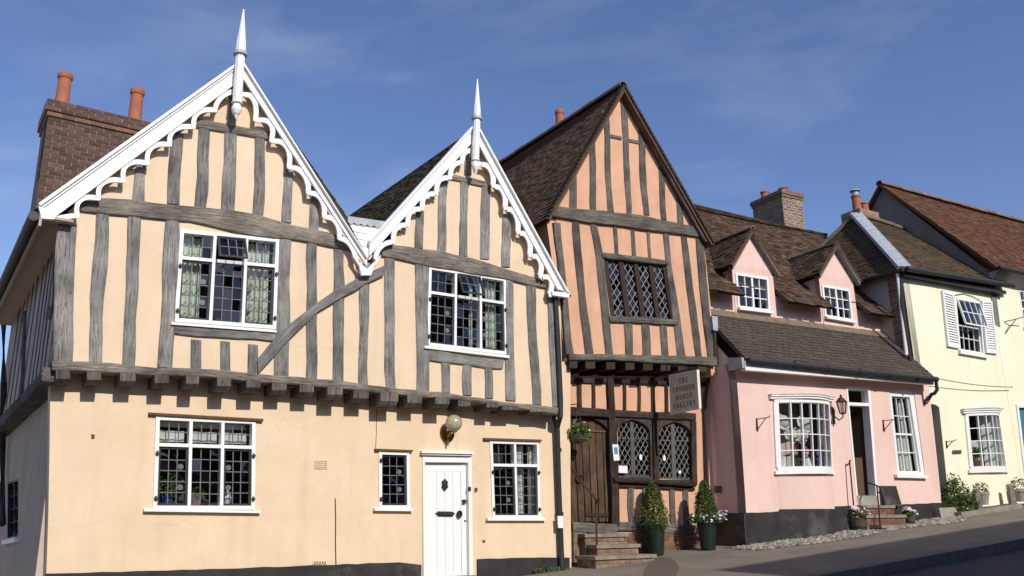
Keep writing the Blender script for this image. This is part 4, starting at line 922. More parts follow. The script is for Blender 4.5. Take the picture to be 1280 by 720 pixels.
# --- upper storey
bw = [(754, 321), (834, 330), (845, 400), (763, 396)]
outer = [hBU(714, 449), hBU(704, 360), hBU(695, 272), hBU(690, 262), hBU(779, 112), hBU(887, 298), hBU(880, 303), hBU(888, 380), hBU(894, 452)]
wall('upper_wall', PB, outer, [bw], M['orange'], B, thick=.16, o=UB)
o0, o1 = UB-.05, UB+.02
SB = lambda rows, e=0.0, name='stud', m=None: stud(PB, rows, o0, o1+e, m or M['oak_b'], B, name, .006)
BB = lambda st, e=0.0, name='beam', m=None, j=.008: beam(name, PB, st, o0, o1+e, m or M['oak_b'], B, j)
SB([(213, 713, 721), (262, 712, 721.5)]); SB([(176, 736.5, 744.5), (262, 738, 745.5)]); SB([(141, 755, 762), (205, 757, 764), (264, 760, 768)])
SB([(113, 776.5, 785), (195, 779.5, 787), (270, 783.5, 790.5)]); SB([(148, 797.5, 806), (215, 800.5, 809), (268, 805, 813)]); SB([(190, 822.5, 829.5), (274, 827, 834)]); SB([(236, 845, 852), (279, 847.5, 855)])
BB([(757, 166, 756, 171), (777, 170, 777, 175)], .0, 'rail'); BB([(786, 173, 786, 177.5), (799, 175.5, 800, 180)], .0, 'rail')
SB([(278, 692, 701), (320, 699, 706), (380, 703, 711.5), (443, 708, 718)], .012, 'corner_post')
SB([(274, 715, 724), (330, 719, 728.5), (390, 725, 735), (442, 732, 742.5)]); SB([(277, 737.5, 746.5), (320, 745, 755), (380, 751.5, 762), (443, 757.5, 767.5)], .004)
SB([(281, 766.5, 772), (322, 769, 774)]); SB([(283, 788.5, 793), (324, 791, 796)]); SB([(286, 808.5, 813), (328, 811, 815)])
SB([(287, 829, 836.5), (330, 833, 841), (395, 841, 850.5), (447, 848, 858)], .004); SB([(290, 851, 858), (330, 855, 863.5), (390, 862, 871), (448, 870, 878.5)]); SB([(298, 870.5, 880), (350, 875, 884.5), (400, 880, 889.5), (449, 886, 895)], .012, 'corner_post')
SB([(402, 780, 791), (446, 782, 792)]); SB([(404, 802, 812), (447, 804, 814.5)]); SB([(405, 824.5, 834), (448, 828, 837)])
BB([(689, 256, 687, 270), (740, 262, 738, 278), (800, 269, 798, 286), (876, 284, 876, 296)], .045, 'tie_beam')
BB([(753, 315.5, 753, 322), (836, 325.5, 836, 331)], .03, 'window_head')
BB([(762, 395.5, 763, 402), (847, 399, 847, 406)], .035, 'window_sill_beam')
beam('bressumer', PB, [(711, 441, 712, 450), (780, 443, 780, 452), (850, 445, 850, 455), (896, 446, 896, 457)], UB-.15, UB+.07, M['oak_b'], B, .008)
for x0, x1 in ((712, 722), (732, 744), (758, 769), (782, 793), (804, 816), (826, 838), (848, 859), (872, 884)):
    y = 451+(x0-712)*.03; q = Quad(PB, (x0, y), (x1, y), (x1, y+9), (x0, y+9), UB+.02+rj(.02)); k = MB(); q.box(k, 0, 1, 0, 1, -.85, 0); k.build('joist_end', M['oak_dark'], B)
zs = hB(780, 452, UB)[2]
k = MB(); k.hexa([PB.at(-.15, zs-.02, -.1), PB.at(3.2, zs-.0, -.1), PB.at(3.2, zs+.05, -.1), PB.at(-.15, zs+.03, -.1)], [PB.at(-.15, zs-.02, UB), PB.at(3.05, zs, UB), PB.at(3.05, zs+.05, UB), PB.at(-.15, zs+.03, UB)]); k.build('soffit', M['oak_dark'], B)
# verge timbers under the tiles
for a, b, c, d in (((686, 268), (779, 108), (692, 270), (780, 116)), ((780, 108), (890, 302), (780, 117), (882, 302))):
    pa = beam('verge_board', PB, [(*a, *c), (*b, *d)], UB+.08, UB+.13, M['oak_b'], B, .004)
# diamond leaded window of four lights
wq = Quad(PB, *bw, UB); k = MB()
for i in range(5): u = i*(1-.07)/4; wq.box(k, u, u+.07, 0, 1, -.11, -.01)
win = k.build('window', M['oak_dark'], B, 'leaded oak window of four lights in the leaning gable')
for i in range(4):
    u0 = i*.2325+.07; u1 = (i+1)*.2325
    diamond_light(win, PB, [wq.pt(u0, 0), wq.pt(u1, 0), wq.pt(u1, 1), wq.pt(u0, 1)], UB-.06, .135, .19, .012)
room(B, wq)
# flanks of the upper storey
for sgn, (px, py), nm in ((-1, (704, 360), 'side_wall'), (1, (890, 380), 'side_wall')):
    u = PB.uz(hBU(px, py))[0]+(.02 if sgn < 0 else -.02)
    k = MB(); zt_ = 7.0
    f = [PB.at(u-.3*(sgn < 0)*0, 4.3, UB-.02), PB.at(u-sgn*.12, 4.3, UB-.02), PB.at(u-sgn*.12, zt_-.15, UB-.02), PB.at(u-(.32 if sgn < 0 else .25), zt_-.15, UB-.02)]
    k.hexa([p-nB*6 for p in f], f); k.build(nm, M['orange'], B)
# --- ground floor
bd = 'door'
def arch(l, r, ys, ax, ay, yb, lb=None, rb=None, n=10, pt=.38):
    """pixel outline of a pointed arch opening"""
    P = [(lb if lb is not None else l, yb)]
    for i in range(n+1):
        t = math.pi/2*i/n; P.append((l+(ax-l)*(1-math.cos(t)), ys+(ay-ys)*((1-pt)*math.sin(t)+pt*i/n)))
    for i in range(n-1, -1, -1):
        t = math.pi/2*i/n; P.append((r+(ax-r)*(1-math.cos(t)), ys+(ay-ys)*((1-pt)*math.sin(t)+pt*i/n)))
    P.append((rb if rb is not None else r, yb)); return P
zg = 1.0
outer = [hB(705, 470), hB(884, 470), hB(884, 600), low(hB(884, 690), .6), low(hB(764, 700), .6), hB(764, 655), hB(762, 520), hB(709, 520), hB(715, 655), low(hB(715, 706), .6), low(hB(700, 700), .6)]
block = [(772, 522), (868, 525), (868, 600), (772, 597)]
wall('ground_floor_wall', PB, outer, [block], M['orange'], B, thick=.16)
g0, g1 = -.05, .03
GB = lambda st, e=0.0, name='beam', m='oak_dark', j=.006: beam(name, PB, st, g0, g1+e, M[m], B, j)
GS = lambda rows, e=0.0, name='stud', m='oak_dark': stud(PB, rows, g0, g1+e, M[m], B, name, .005)
for x0, x1, y1 in ((722.5, 728, 508), (740.5, 745, 509), (779.5, 783.5, 512), (797.5, 801.5, 513), (815, 819.5, 514), (831.5, 836, 515), (852, 857, 516)):
    GS([(472, x0-.5, x1-.5), (y1, x0, x1)])
GB([(708, 473, 708, 479), (884, 477, 884, 483)], .01, 'head_beam')
GB([(707, 508, 707, 520), (762, 511.5, 762, 521.5)], .05, 'door_lintel'); GB([(767, 512, 767, 521), (870, 517, 870, 526)], .02, 'window_head')
GS([(472, 760, 767.5), (520, 762, 770), (600, 764, 774), (656, 765.5, 775.5)], .045, 'door_post')
GS([(526, 864.5, 871), (606, 866, 872.5)], .02, 'window_post'); GS([(518, 816.5, 821.5), (602, 818.5, 823.5)], .03, 'window_post')
GB([(768, 597.5, 769, 603), (869, 602, 870, 607.5)], .09, 'window_sill'); GB([(770, 603.5, 770, 609), (868, 608, 869, 613)], .015, 'sill_beam')
for x0, x1 in ((785.5, 793), (803.5, 810), (837, 844), (854, 860.5)): GS([(609, x0, x1), (632, x0+.5, x1+.5), (655, x0+1.5, x1+2)], m='oak_b')
GB([(768, 652, 769, 664), (872, 656, 872, 668)], .02, 'ground_sill', 'oak_b')
# thin red-brick plinth below the sill
PBp = Plane(PB.Q, 60); uB0, uB1 = PB.uz(hB(770, 670))[0], PB.uz(hB(884, 670))[0]
zt_ = PB.uz(hB(800, 666))[1]; k = MB(); f = [PB.at(uB0-.05, .4), PB.at(uB1, .4), PB.at(uB1, zt_), PB.at(uB0-.05, zt_)]; k.hexa([p+nB*.0-nB*.02 for p in f], [p+nB*.028 for p in f]); pln = k.build('brick_plinth', M['mortar_d'], B)
brickwork(pln, PB, uB0, uB1-.02, zt_-.076*6, zt_-.004, .03, M['brick_red'])
# dark oak window wall with two four-centred arches
a1 = arch(771.5, 812.5, 541, 790, 524.5, 596, 772, 813.5); a2 = arch(823, 864, 543, 843, 527.5, 599.5, 824.5, 865)
wall('window_wall', PB, [(770.5, 520.5), (866, 524.5), (867, 602), (771, 599)], [a1, a2], M['oak_panel'], B, thick=.10, o=.012)
for al, xs in ((a1, (787.5, 792, 789.5, 794.5)), (a2, (838.5, 843, 840.5, 845.5))):
    P3 = [hB(x, y, -.06) for x, y in al]; k = MB()
    # mullion and saddle bars
    m0 = MB(); prism(m0, PB, [(xs[0], al[11][1]+1), (xs[1], al[11][1]+1), (xs[3], al[0][1]-.5), (xs[2], al[0][1]-.5)], -.085, -.035)
    yb = 547 if al is a1 else 549.5
    prism(m0, PB, [(al[0][0]+.4, yb), (al[-1][0]-1, yb+1.2), (al[-1][0]-1, yb+2.6), (al[0][0]+.4, yb+1.4)], -.080, -.040)
    prism(m0, PB, [(al[0][0]+1, al[0][1]-2.5), (al[-1][0]-1, al[0][1]-1.2), (al[-1][0]-1, al[0][1]+.8), (al[0][0]+1, al[0][1]+.2)], -.080, -.041)
    w_ = m0.build('arched_window', M['oak_b'], B, 'left arched leaded window of the gallery' if al is a1 else 'right arched leaded window of the gallery')
    qs = [PB.uz(p) for p in P3]
    diamond_light(w_, PB, P3, -.06, .118, .165, .008)
    qd = Quad(PB, 0, 0, 0, 0, P3=[hB(al[0][0], al[11][1]), hB(al[-1][0], al[11][1]), hB(al[-1][0], al[0][1]), hB(al[0][0], al[0][1])]); room(B, qd, ex=.02, d=-.18)
    for xx in ((801, 571.5), ) if al is a1 else ((830.5, 572.5), ):
        k = MB(); c = hB(*xx, -.04); prism3(k, PB, [c+.032*math.cos(t)*dB+.055*math.sin(t)*PB.z for t in np.linspace(0, 2*math.pi, 12, False)], .008); k.build('window_sticker', M['paper'], w_)
k = MB(); q = Quad(PB, (848, 588), (851, 588), (851, 592), (848, 592), -.02); q.box(k, 0, 1, 0, 1, 0, .006); k.build('window_sticker', M['paper'], B)
# --- oak plank door with an arched head
da = arch(709, 762, 545, 734, 521.5, 651, 715, 765.5)
wall('door_head', PB, [(706, 519), (764, 521), (764, 548), (762, 545)]+list(reversed(da[1:-1]))+[(707, 545)], [], M['oak_dark'], B, thick=.1, o=.01)
cx = lambda f_, y: (709.5+f_*52.5)+(y-545)/106*(5.2-1.5*f_)
door = None
nb = 6
for i in range(nb):
    f0, f1 = i/nb, (i+1)/nb; poly = []
    def topy(f_):
        x = 709+f_*53; ax, l, r, ys, ay = 734, 709, 762, 545, 521.5
        t = math.acos(max(-1, min(1, 1-abs((x-(l if x < ax else r))/(ax-(l if x < ax else r))))))
        return ys+(ay-ys)*math.sin(t)
    xs_ = [f0+(f1-f0)*j/4 for j in range(5)]
    poly = [(cx(f_, topy(f_)), topy(f_)) for f_ in xs_]+[(cx(f1, 652)-.5, 652), (cx(f0, 652)+.3, 652)]
    poly = [(x+(.35 if x < cx((f0+f1)/2, y) else -.35), y) for x, y in poly]
    P = [hB(x, y, -.05+rj(.004)) for x, y in poly]; k = MB(); prism3(k, PB, P, .04)
    k.uv = [[((PB.uz(np.array(k.v[j]))[0]), PB.uz(np.array(k.v[j]))[1]) for j in f] for f in k.f]
    if door is None: door = k.build('door', M['oak_door'], B, 'old oak plank door with an arched head')
    else: k.build('door_plank', M['oak_door'], door)
k = MB(); prism(k, PB, [(711, 536.5), (761, 538.8), (761, 540.6), (711, 538.4)], -.05, -.03); k.build('door_rail', M['oak_door'], door)
k = MB(); prism(k, PB, [(733, 642), (763, 641), (763, 646), (733, 645), (730.5, 643.5)], -.05, -.03); k.build('hinge_strap', M['oak_dark'], door)
k = MB(); k.tube([hB(724+3.5*math.cos(t), 598+5*math.sin(t), -.02) for t in np.linspace(0, 2*math.pi, 13)], .012, 6, False); k.build('ring_handle', M['black'], door)
k = MB(); k.hexa([hB(700, 515, -.6), hB(775, 515, -.6), low(hB(775, 660, -.6), .3), low(hB(700, 660, -.6), .3)], [hB(700, 515, -.12), hB(775, 515, -.12), low(hB(775, 660, -.12), .3), low(hB(700, 660, -.12), .3)]); k.build('door_lining', M['oak_dark'], B)
GS([(520, 704.5, 711), (600, 707, 713), (656, 711, 716)], .0, 'door_post')
# --- steps
def steps(parent, pl, specs, brick, treadm):
    """specs: (px left, px right, py of the front edge, depth)"""
    z_low = [pl.hit((a+b)/2, y, o)[2] for a, b, y, o in specs]+[None]
    for i, (a, b, y, o) in enumerate(specs):
        u0, u1 = pl.uz(pl.hit(a, y, o))[0], pl.uz(pl.hit(b, y, o))[0]; z = z_low[i]; bo = (specs[i-1][3]-.3) if i else -.05
        bt = z_low[i+1]-.02 if z_low[i+1] is not None else z-.5
        k = MB(); f = [pl.at(u0, z-.055, o), pl.at(u1, z-.055, o), pl.at(u1, z, o), pl.at(u0, z, o)]; k.hexa([p-pl.n*(o-bo) for p in f], f)
        st = k.build('step', treadm, parent)
        k = MB(); f = [pl.at(u0+.03, bt-.5, o-.035), pl.at(u1-.03, bt-.5, o-.035), pl.at(u1-.03, z-.056, o-.035), pl.at(u0+.03, z-.056, o-.035)]; k.hexa([p-pl.n*(o-bo-.05) for p in f], f); k.build('riser_core', M['mortar_d'], st)
        if brick: 
            hgt = max(.075, (z-.056)-bt); n = max(1, int(round(hgt/.075))); brickwork(st, pl, u0+.03, u1-.03, z-.056-n*.075, z-.057, o-.032, M[brick])
            su = Plane(pl.at(u0+.03, 0), d=pl.n, n=-pl.d); brickwork(st, su, bo+.05, o-.04, z-.056-n*.075, z-.057, 0, M[brick])
beam('threshold', PB, [(715, 652.5, 715, 665), (740, 653.5, 740, 666), (771, 655, 771, 668)], -.15, .09, M['oak_b'], B, .006)
steps(B, PB, [(731, 786, 667, .30), (746, 801, 680.5, .57), (744, 821, 694, .84)], 'brick_old', M['stone'])
k = MB(); f = [hB(712, 712, .1), hB(733, 712, .1), hB(733, 666, .1), hB(712, 665, .1)]; f[0] = low(f[0], .4); f[1] = low(f[1], .4); k.hexa([p-nB*.3 for p in f], f); k.build('step_base', M['brick_old'], B)
# --- roof
nA_ = PA.n; RB = 8.0
apB = hBU(780, 106)+nB*.17; elB, erB = hBU(684, 272)+nB*.17, hBU(892, 304)+nB*.17
apB, elB, erB = hB(780, 106, UB+.17), hB(685, 270, UB+.17), hB(892, 303, UB+.17)
dirB = nA_*.9+nB*.1; dirB /= np.linalg.norm(dirB)
bk = lambda P, k: P-dirB*k
sink = np.array([0, 0, .12])
tile_roof(B, dn(bk(elB, RB)), dn(elB), dn(bk(apB, RB))-sink, dn(apB), M['tile_b'], .10, .165, sag=.10)
tile_roof(B, dn(erB), dn(bk(erB, RB)), dn(apB), dn(bk(apB, RB))-sink, M['tile_b'], .10, .165)
ridge_tiles(B, bk(apB, RB)-sink, apB, .10, .40)
# mortared verge: a row of tile ends up both slopes
for a, b in ((elB, apB), (erB, apB)):
    L = np.linalg.norm(b-a); n = int(L/.10); vt = MB()
    t = (b-a)/L
    for i in range(n):
        p = a+t*(i*.10); e = np.cross(t, nB); e = e if e[2] > 0 else -e
        vt.hexa([p-e*.02-nB*.12, p+t*.10-e*.02-nB*.12, p+t*.10+e*.012-nB*.12, p+e*.022-nB*.12], [p-e*.03+nB*(.03+rj(.01)), p+t*.095-e*.03+nB*.03, p+t*.095+e*.006+nB*.03, p+e*.024+nB*.03])
    vt.build('verge_tiles', M['tile_b'], B, kind='stuff')
cp = hB(700, 157, -4.6); k = MB(); f = [cp+np.array(q) for q in ((0, 0, 0),)]
k.hexa([cp-dB*.35-nB*.6-PB.z*2.4, cp+dB*.35-nB*.6-PB.z*2.4, cp+dB*.35+nB*.2-PB.z*2.4, cp-dB*.35+nB*.2-PB.z*2.4], [cp-dB*.35-nB*.6-PB.z*.25, cp+dB*.35-nB*.6-PB.z*.25, cp+dB*.35+nB*.2-PB.z*.25, cp-dB*.35+nB*.2-PB.z*.25])
cb = k.build('chimney', M['brick_old'], B); pot(cb, low(cp, .35), .12, .35+.42)
# rainwater hopper on the right corner
k = MB(); q = Quad(PB, (889, 395), (896, 396), (897, 414), (891, 413), UB+.08); q.box(k, 0, 1, 0, 1, -.12, .02); k.build('hopper', M['leadsheet'], B)
k = MB(); k.tube([hB(893, 412, UB+.04), hB(894, 452, UB+.04), hB(886, 470, .1), hB(881, 500, .06), hB(884, 600, .06), hB(887, 660, .06)], .035, 8); k.build('downpipe', M['oak_dark'], B)

# ================================================================== PINK COTTAGE
C = empty('cottage', PC.at(2.7, 1.4), 'pink cottage with two dormers above a long lean-to shop front', 'house')
hC = lambda x, y, o=0.0: PC.hit(x, y, o); nC, dC = PC.n, PC.d
uR = PC.uz(hC(1170, 560))[0]; zE = 4.47
bowq = [(966, 499), (1035, 502), (1039, 589), (970, 589)]
dorq = [(1056.7, 483), (1087, 484.5), (1098, 631), (1071, 631)]
sasq = [(1110.5, 487.5), (1143, 489.5), (1157.5, 596), (1122, 595)]
arcs = [(1111.5, 491), (1116, 488.3), (1123, 487), (1131, 487), (1138, 488.8), (1143, 492), (1157, 595.5), (1122.5, 594.5)]
pR = lambda z: PC.at(PC.uz(hC(1178, 640))[0], z)
outer = [hC(921, 474), PC.at(.0, zE), PC.at(5.45, zE+.02), hC(1160.5, 482), hC(1166, 525), hC(1172, 580), hC(1177, 629), low(hC(1180, 648), .5), low(hC(1098, 640), .7), hC(1097.5, 631), hC(1086.7, 484.5), hC(1056.7, 483), hC(1071, 631), low(hC(1071, 640), .7), low(hC(934, 683), .6), hC(931.5, 620), hC(926, 540)]
wall('shop_wall', PC, outer, [shrink(bowq, .97), arcs], M['pink'], C, thick=.2)
# left return wall
lw = [hC(934, 683), hC(931.5, 620), hC(926, 540), hC(921, 474)]
SCp = Plane(PC.at(0.02, 0, 0), d=nC, n=-dC)
k = MB(); zz = [low(lw[0], .6), lw[1], lw[2], lw[3], PC.at(.0, zE), PC.at(.05, 5.4, -.75)]
bk_ = [p-nC*1.6 for p in zz[:5]]
for i in range(4): k.poly([bk_[i], zz[i], zz[i+1], bk_[i+1]][::-1])
k.poly([PC.at(.0, zE), PC.at(.04, 5.45, -.95), PC.at(.02, zE, -1.6)])
for i in range(4): k.poly([bk_[i]+dC*.18, zz[i]+dC*.18, zz[i+1]+dC*.18, bk_[i+1]+dC*.18])
k.build('side_wall', M['pink'], C)
# plinths
strip('plinth', PC, [(930.7, 641), (965, 640), (990, 637), (1040, 633), (1064, 632)], -.05, .025, M['tar'], C, .9)
strip('plinth', PC, [(1100, 631), (1140, 630), (1178, 628.5)], -.05, .025, M['tar'], C, .9)
zp = hC(931, 641)[2]; k = MB(); f = [hC(931.2, 641)-nC*1.4, hC(931.2, 641)+nC*.024, low(hC(931.2, 641), .9)+nC*.024-dC*.03, low(hC(931.2, 641), .9)-nC*1.4-dC*.03]
k.hexa([p+dC*.15 for p in f], [p-dC*.05 for p in f]); k.build('plinth', M['tar'], C)
q = Quad(SCp, (893, 607.5), (901.5, 607.5), (902, 616), (893.5, 616), .0); k = MB(); q.box(k, 0, 1, 0, 1, -.02, .012); va_ = k.build('air_brick', M['brick_red'], C)
# --- bow window of the shop
bq = Quad(PC, *bowq); BD = .22
bf = lambda u, v: BD*(1-(2*min(1, max(0, u))-1)**2)
nb_ = 6; k = MB(); fu, fv = .07/bq.w, .075/bq.h
def curved(mb, u0, u1, v0, v1, d0, d1, n=10):
    for i in range(n): a, b = u0+(u1-u0)*i/n, u0+(u1-u0)*(i+1)/n; bq.box(mb, a, b, v0, v1, d0, d1, bf)
curved(k, 0, 1, 0, fv, -.12, .05, 12); curved(k, 0, 1, 1-fv, 1, -.12, .04, 12); bq.box(k, -.01, fu, fv, 1-fv, -.05, .035, bf); bq.box(k, 1-fu, 1.01, fv, 1-fv, -.05, .035, bf)
bow = k.build('bow_window', M['white'], C, 'white bow window of small panes in the pink shop front')
k = MB(); curved(k, -.04, 1.04, -.045, 0, -.26, .05, 12); k.build('sill', M['white'], bow)
k = MB(); k2 = MB(); bq0 = bq; bs = lambda u: (BD-.02)*(1-(2*min(1, max(0, u))-1)**2)
for i in range(14):
    ua, ub = -.01+1.02*i/14, -.01+1.02*(i+1)/14; T0, T1 = bq.pt(ua, -.046, bs(ua)), bq.pt(ub, -.046, bs(ub)); L0, L1 = T0.copy(), T1.copy(); L0[2] = L1[2] = hC(1000, 636.5)[2]; B0, B1 = low(L0, .9), low(L1, .9)
    k.hexa([T0-nC*.3, T1-nC*.3, L1-nC*.3, L0-nC*.3], [T0, T1, L1, L0]); o_ = nC*.025
    k2.hexa([L0-nC*.3, L1-nC*.3, B1-nC*.3, B0-nC*.3], [L0+o_, L1+o_, B1+o_, B0+o_])
k.build('bay_wall', M['pink'], C); k2.build('bay_plinth', M['tar'], C)
k = MB()
for i in range(12):
    a, b = -.07+1.14*i/12, -.07+1.14*(i+1)/12; g = lambda u, v: (BD+.03)*(1-(2*min(1, max(0, u))-1)**2)
    bq.box(k, a, b, 1, 1.032, -.02, .05, g); bq.box(k, a, b, 1.032, 1.052, -.02, .075, g)
k.build('cornice', M['white'], bow)
k = MB()
for i in range(12):
    a, b = -.08+1.16*i/12, -.08+1.16*(i+1)/12; bq.box(k, a, b, 1.054, 1.064, -.02, .085, lambda u, v: (BD+.03)*(1-(2*min(1, max(0, u))-1)**2))
k.build('lead_cap', M['leadsheet'], bow)
U = [fu+(1-2*fu)*i/nb_ for i in range(nb_+1)]; V = [fv+(1-2*fv)*i/4 for i in range(5)]; k = MB(); bu = .011/bq.w
for i in range(1, nb_): bq.box(k, U[i]-bu, U[i]+bu, fv, 1-fv, -.03, .02, bf)
for j in range(1, 4):
    for i in range(nb_): bq.box(k, U[i]+bu, U[i+1]-bu, V[j]-.008/bq.h, V[j]+.008/bq.h, -.03, .017, bf)
k.build('glazing_bars', M['white'], bow)
for i in range(nb_):
    for j in range(4): pane(bow, bq, U[i]+bu, U[i+1]-bu, V[j]+.006, V[j+1]-.006, -.008, .008, f=bf)
room(C, bq, .9, .05, d=-.22)
k = MB(); curved(k, .02, .98, .02, .05, -.9, -.15, 1); k.build('display_shelf', M['room'], bow)
# --- doorway, left open on a dark passage
dq = Quad(PC, *dorq); k = MB()
dq.box(k, 0, .07, 0, 1, -.16, .012); dq.box(k, .90, 1, 0, 1, -.16, .012); dq.box(k, .07, .90, .975, 1, -.16, .010); dq.box(k, .07, .90, .835, .862, -.16, .008)
dr = k.build('doorway', M['white'], C, 'white framed shop doorway with its dark door standing open')
pane(dr, dq, .07, .90, .862, .975, -.08)
k = MB(); c0, c1 = dq.pt(.90, 0, -.17), dq.pt(.90, .83, -.17); i0 = -nC*.75-dC*.12
k.hexa([c0, c0+i0, c1+i0, c1], [p+dC*.04 for p in (c0, c0+i0, c1+i0, c1)]); k.build('door_leaf', M['oak_door'], dr)
room(C, dq, 1.5, .02, d=-.2)
k = MB(); f = [dq.pt(.02, -.01, .02), dq.pt(.98, -.01, .02), dq.pt(.98, .075, .02), dq.pt(.02, .075, .02)]; k.hexa([p-nC*.3 for p in f], f); k.build('threshold', M['pale_stone'], dr)
k = MB(); f = [dq.pt(.08, .076, -.24), dq.pt(.89, .076, -.24), dq.pt(.89, .40, -.24), dq.pt(.08, .40, -.24)]; k.hexa([p-nC*.03 for p in f], f); k.build('half_door', M['oak_door'], dr)
steps(C, PC, [(1079, 1119, 631.5, .14), (1083, 1134, 643.5, .32), (1102, 1150, 656, .56)], 'brick_red', M['stone'])
# --- tall sash window, right
P4 = [(1112, 495.5), (1143, 497), (1157.5, 594), (1122, 593.5)]
k = MB(); out_ = [hC(x, y, -.03) for x, y in arcs]; sq = Quad(PC, *P4)
inner = [(1114.5, 495), (1137, 496.5), (1151.5, 590.5), (1124.5, 590)]
wall('sash_frame', PC, arcs, [inner], M['white'], C, thick=.10, o=-.02)
isq = Quad(PC, *inner, o=-.02)
sw = sash(C, isq, 3, 4, fw=.028, d=-.07, bar=.016, depth=.05, mids=(2,), name='sash_window', label='tall white sash window with net curtain in the pink wall')
s4 = Quad(PC, (1120, 593), (1159.5, 594), (1160, 598), (1121, 597), .06); k = MB(); s4.box(k, 0, 1, 0, 1, -.2, .02); k.build('sill', M['white'], sw)
curtain(sw, isq, .03, .97, .03, .5, -.15, M['curtain_w'], 6, .02); curtain(sw, isq, .55, .97, .5, .97, -.17, M['curtain_w'], 3, .02); curtain(sw, isq, .03, .15, .5, .97, -.17, M['curtain_w'], 2, .02)
room(C, isq, d=-.24)
# --- lean-to roof
eL, eR = hC(926, 451, .30), hC(1168, 471, .30)
uE0, uE1 = 0.02, PC.uz(eR)[0]
tile_roof(C, PC.at(uE0, 4.50, .30), PC.at(uE1, 4.54, .30), PC.at(uE0-.0, 5.66, -.80), PC.at(uE1+.03, 5.70, -.80), M['tile_lean'], .10, .165, rough=.6)
ridge = MB()
k = MB(); k.hexa([PC.at(uE0, 5.60, -.80), PC.at(5.55, 5.64, -.80), PC.at(5.55, 5.76, -.82), PC.at(uE0, 5.72, -.82)], [PC.at(uE0, 5.55, -.66), PC.at(5.55, 5.59, -.66), PC.at(5.55, 5.62, -.68), PC.at(uE0, 5.58, -.68)]); k.build('flashing', M['ridge'], C)
k = MB(); k.tube([PC.at(uE0+.02, 4.46, .35), PC.at(2.8, 4.47, .35), PC.at(uE1, 4.49, .35)], .055, 10); gt = k.build('gutter', M['black'], C)
for u in (1.2, 2.1, 3.0, 3.9, 4.8):
    k = MB(); k.tube([PC.at(u, 4.47, .35), PC.at(u+.05, 4.47, .35)], .066, 10); k.build('gutter_bracket', M['black'], gt)
k = MB(); k.tube([PC.at(uE1-.03, 4.46, .34), PC.at(uE1-.03, 4.27, .34), PC.at(uE1+.12, 4.22, .16), PC.at(uE1+.12, 4.22, .1), PC.at(uE1-.06, 4.02, .05)], .038, 8); k.build('downpipe', M['black'], gt)
k = MB(); k.hexa([PC.at(uE0, 4.29, .17), PC.at(uE1, 4.39, .17), PC.at(uE1, 4.50, .17), PC.at(uE0, 4.47, .17)], [PC.at(uE0, 4.29, .285), PC.at(uE1, 4.39, .265), PC.at(uE1, 4.50, .265), PC.at(uE0, 4.47, .285)]); k.build('fascia', M['white'], C)
k = MB(); k.hexa([PC.at(uE0-.06, 4.33, -.1), PC.at(uE0-.004, 4.33, -.1), PC.at(uE0-.004, 4.58, -.1), PC.at(uE0-.06, 4.58, -.1)], [PC.at(uE0-.06, 4.33, .27), PC.at(uE0-.004, 4.33, .27), PC.at(uE0-.004, 4.52, .27), PC.at(uE0-.06, 4.52, .27)]); k.build('eaves_box', M['leadsheet'], C)
k = MB(); k.hexa([PC.at(.05, 4.40, 0), PC.at(5.5, 4.42, 0), PC.at(5.5, 4.46, 0), PC.at(.05, 4.44, 0)], [PC.at(.05, 4.38, .18), PC.at(5.5, 4.40, .18), PC.at(5.5, 4.44, .18), PC.at(.05, 4.42, .18)]); k.build('soffit', M['pink'], C)
# --- main wall behind with wall dormers
OD = -.82
k = MB(); f = [PC.at(-.4, 1.0, OD), PC.at(5.6, 1.0, OD), PC.at(5.6, 5.62, OD), PC.at(-.4, 5.62, OD)]; k.hexa([p-nC*.2 for p in f], f); k.build('main_wall', M['pink'], C)
zr, orr = 9.32, -3.6
mainE0, mainE1 = PC.at(-.3, 6.02, OD+.28), PC.at(5.45, 6.08, OD+.28)
zO = 6.02+(9.37-6.02)*.28/(-orr+OD+.28)
tile_roof(C, PC.at(-.33, zO, OD), PC.at(5.6, zO+.06, OD), PC.at(-.9, zr+.05, orr), PC.at(7.4, zr-.1, orr), M['tile_c'], .105, .17, sag=.10, rough=1.3)
DU = []
for l_, r_ in (((911, 334), (970, 344)), ((1020, 345), (1070, 354))): DU += [PC.uz(hC(*l_, OD+.02))[0]+.06, PC.uz(hC(*r_, OD+.02))[0]-.06]
for ua, ub in ((-.3, DU[0]), (DU[1], DU[2]), (DU[3], 5.5)):
    zz_ = lambda u: .01*u
    k = MB(); f = [PC.at(ua-.05, 5.62, OD), PC.at(ub+.05, 5.62, OD), PC.at(ub+.05, 6.2, OD), PC.at(ua-.05, 6.2, OD)]; k.hexa([p-nC*.2 for p in f], f); k.build('main_wall', M['pink'], C)
    tile_roof(C, PC.at(ua, 6.0+zz_(ua), OD+.34), PC.at(ub, 6.0+zz_(ub), OD+.34), PC.at(ua, zO+zz_(ua)+.03, OD-.02), PC.at(ub, zO+zz_(ub)+.03, OD-.02), M['tile_c'], .105, .17, rough=1.5, name='eaves_skirt')
tile_roof(C, PC.at(7.4, 6.0, orr*2-OD), PC.at(-.9, 6.0, orr*2-OD), PC.at(7.4, zr-.1, orr), PC.at(-.9, zr+.05, orr), M['tile_c'], .3, .5)
for i in range(8):
    f0, f1 = i/8, (i+1)/8; sg = lambda f_: PC.at(-.9+8.3*f_, zr+.05-.15*f_-.16*.73*math.sin(math.pi*f_), orr)
    ridge_tiles(C, sg(f0), sg(f1), .075, .42, M['tile_c'])
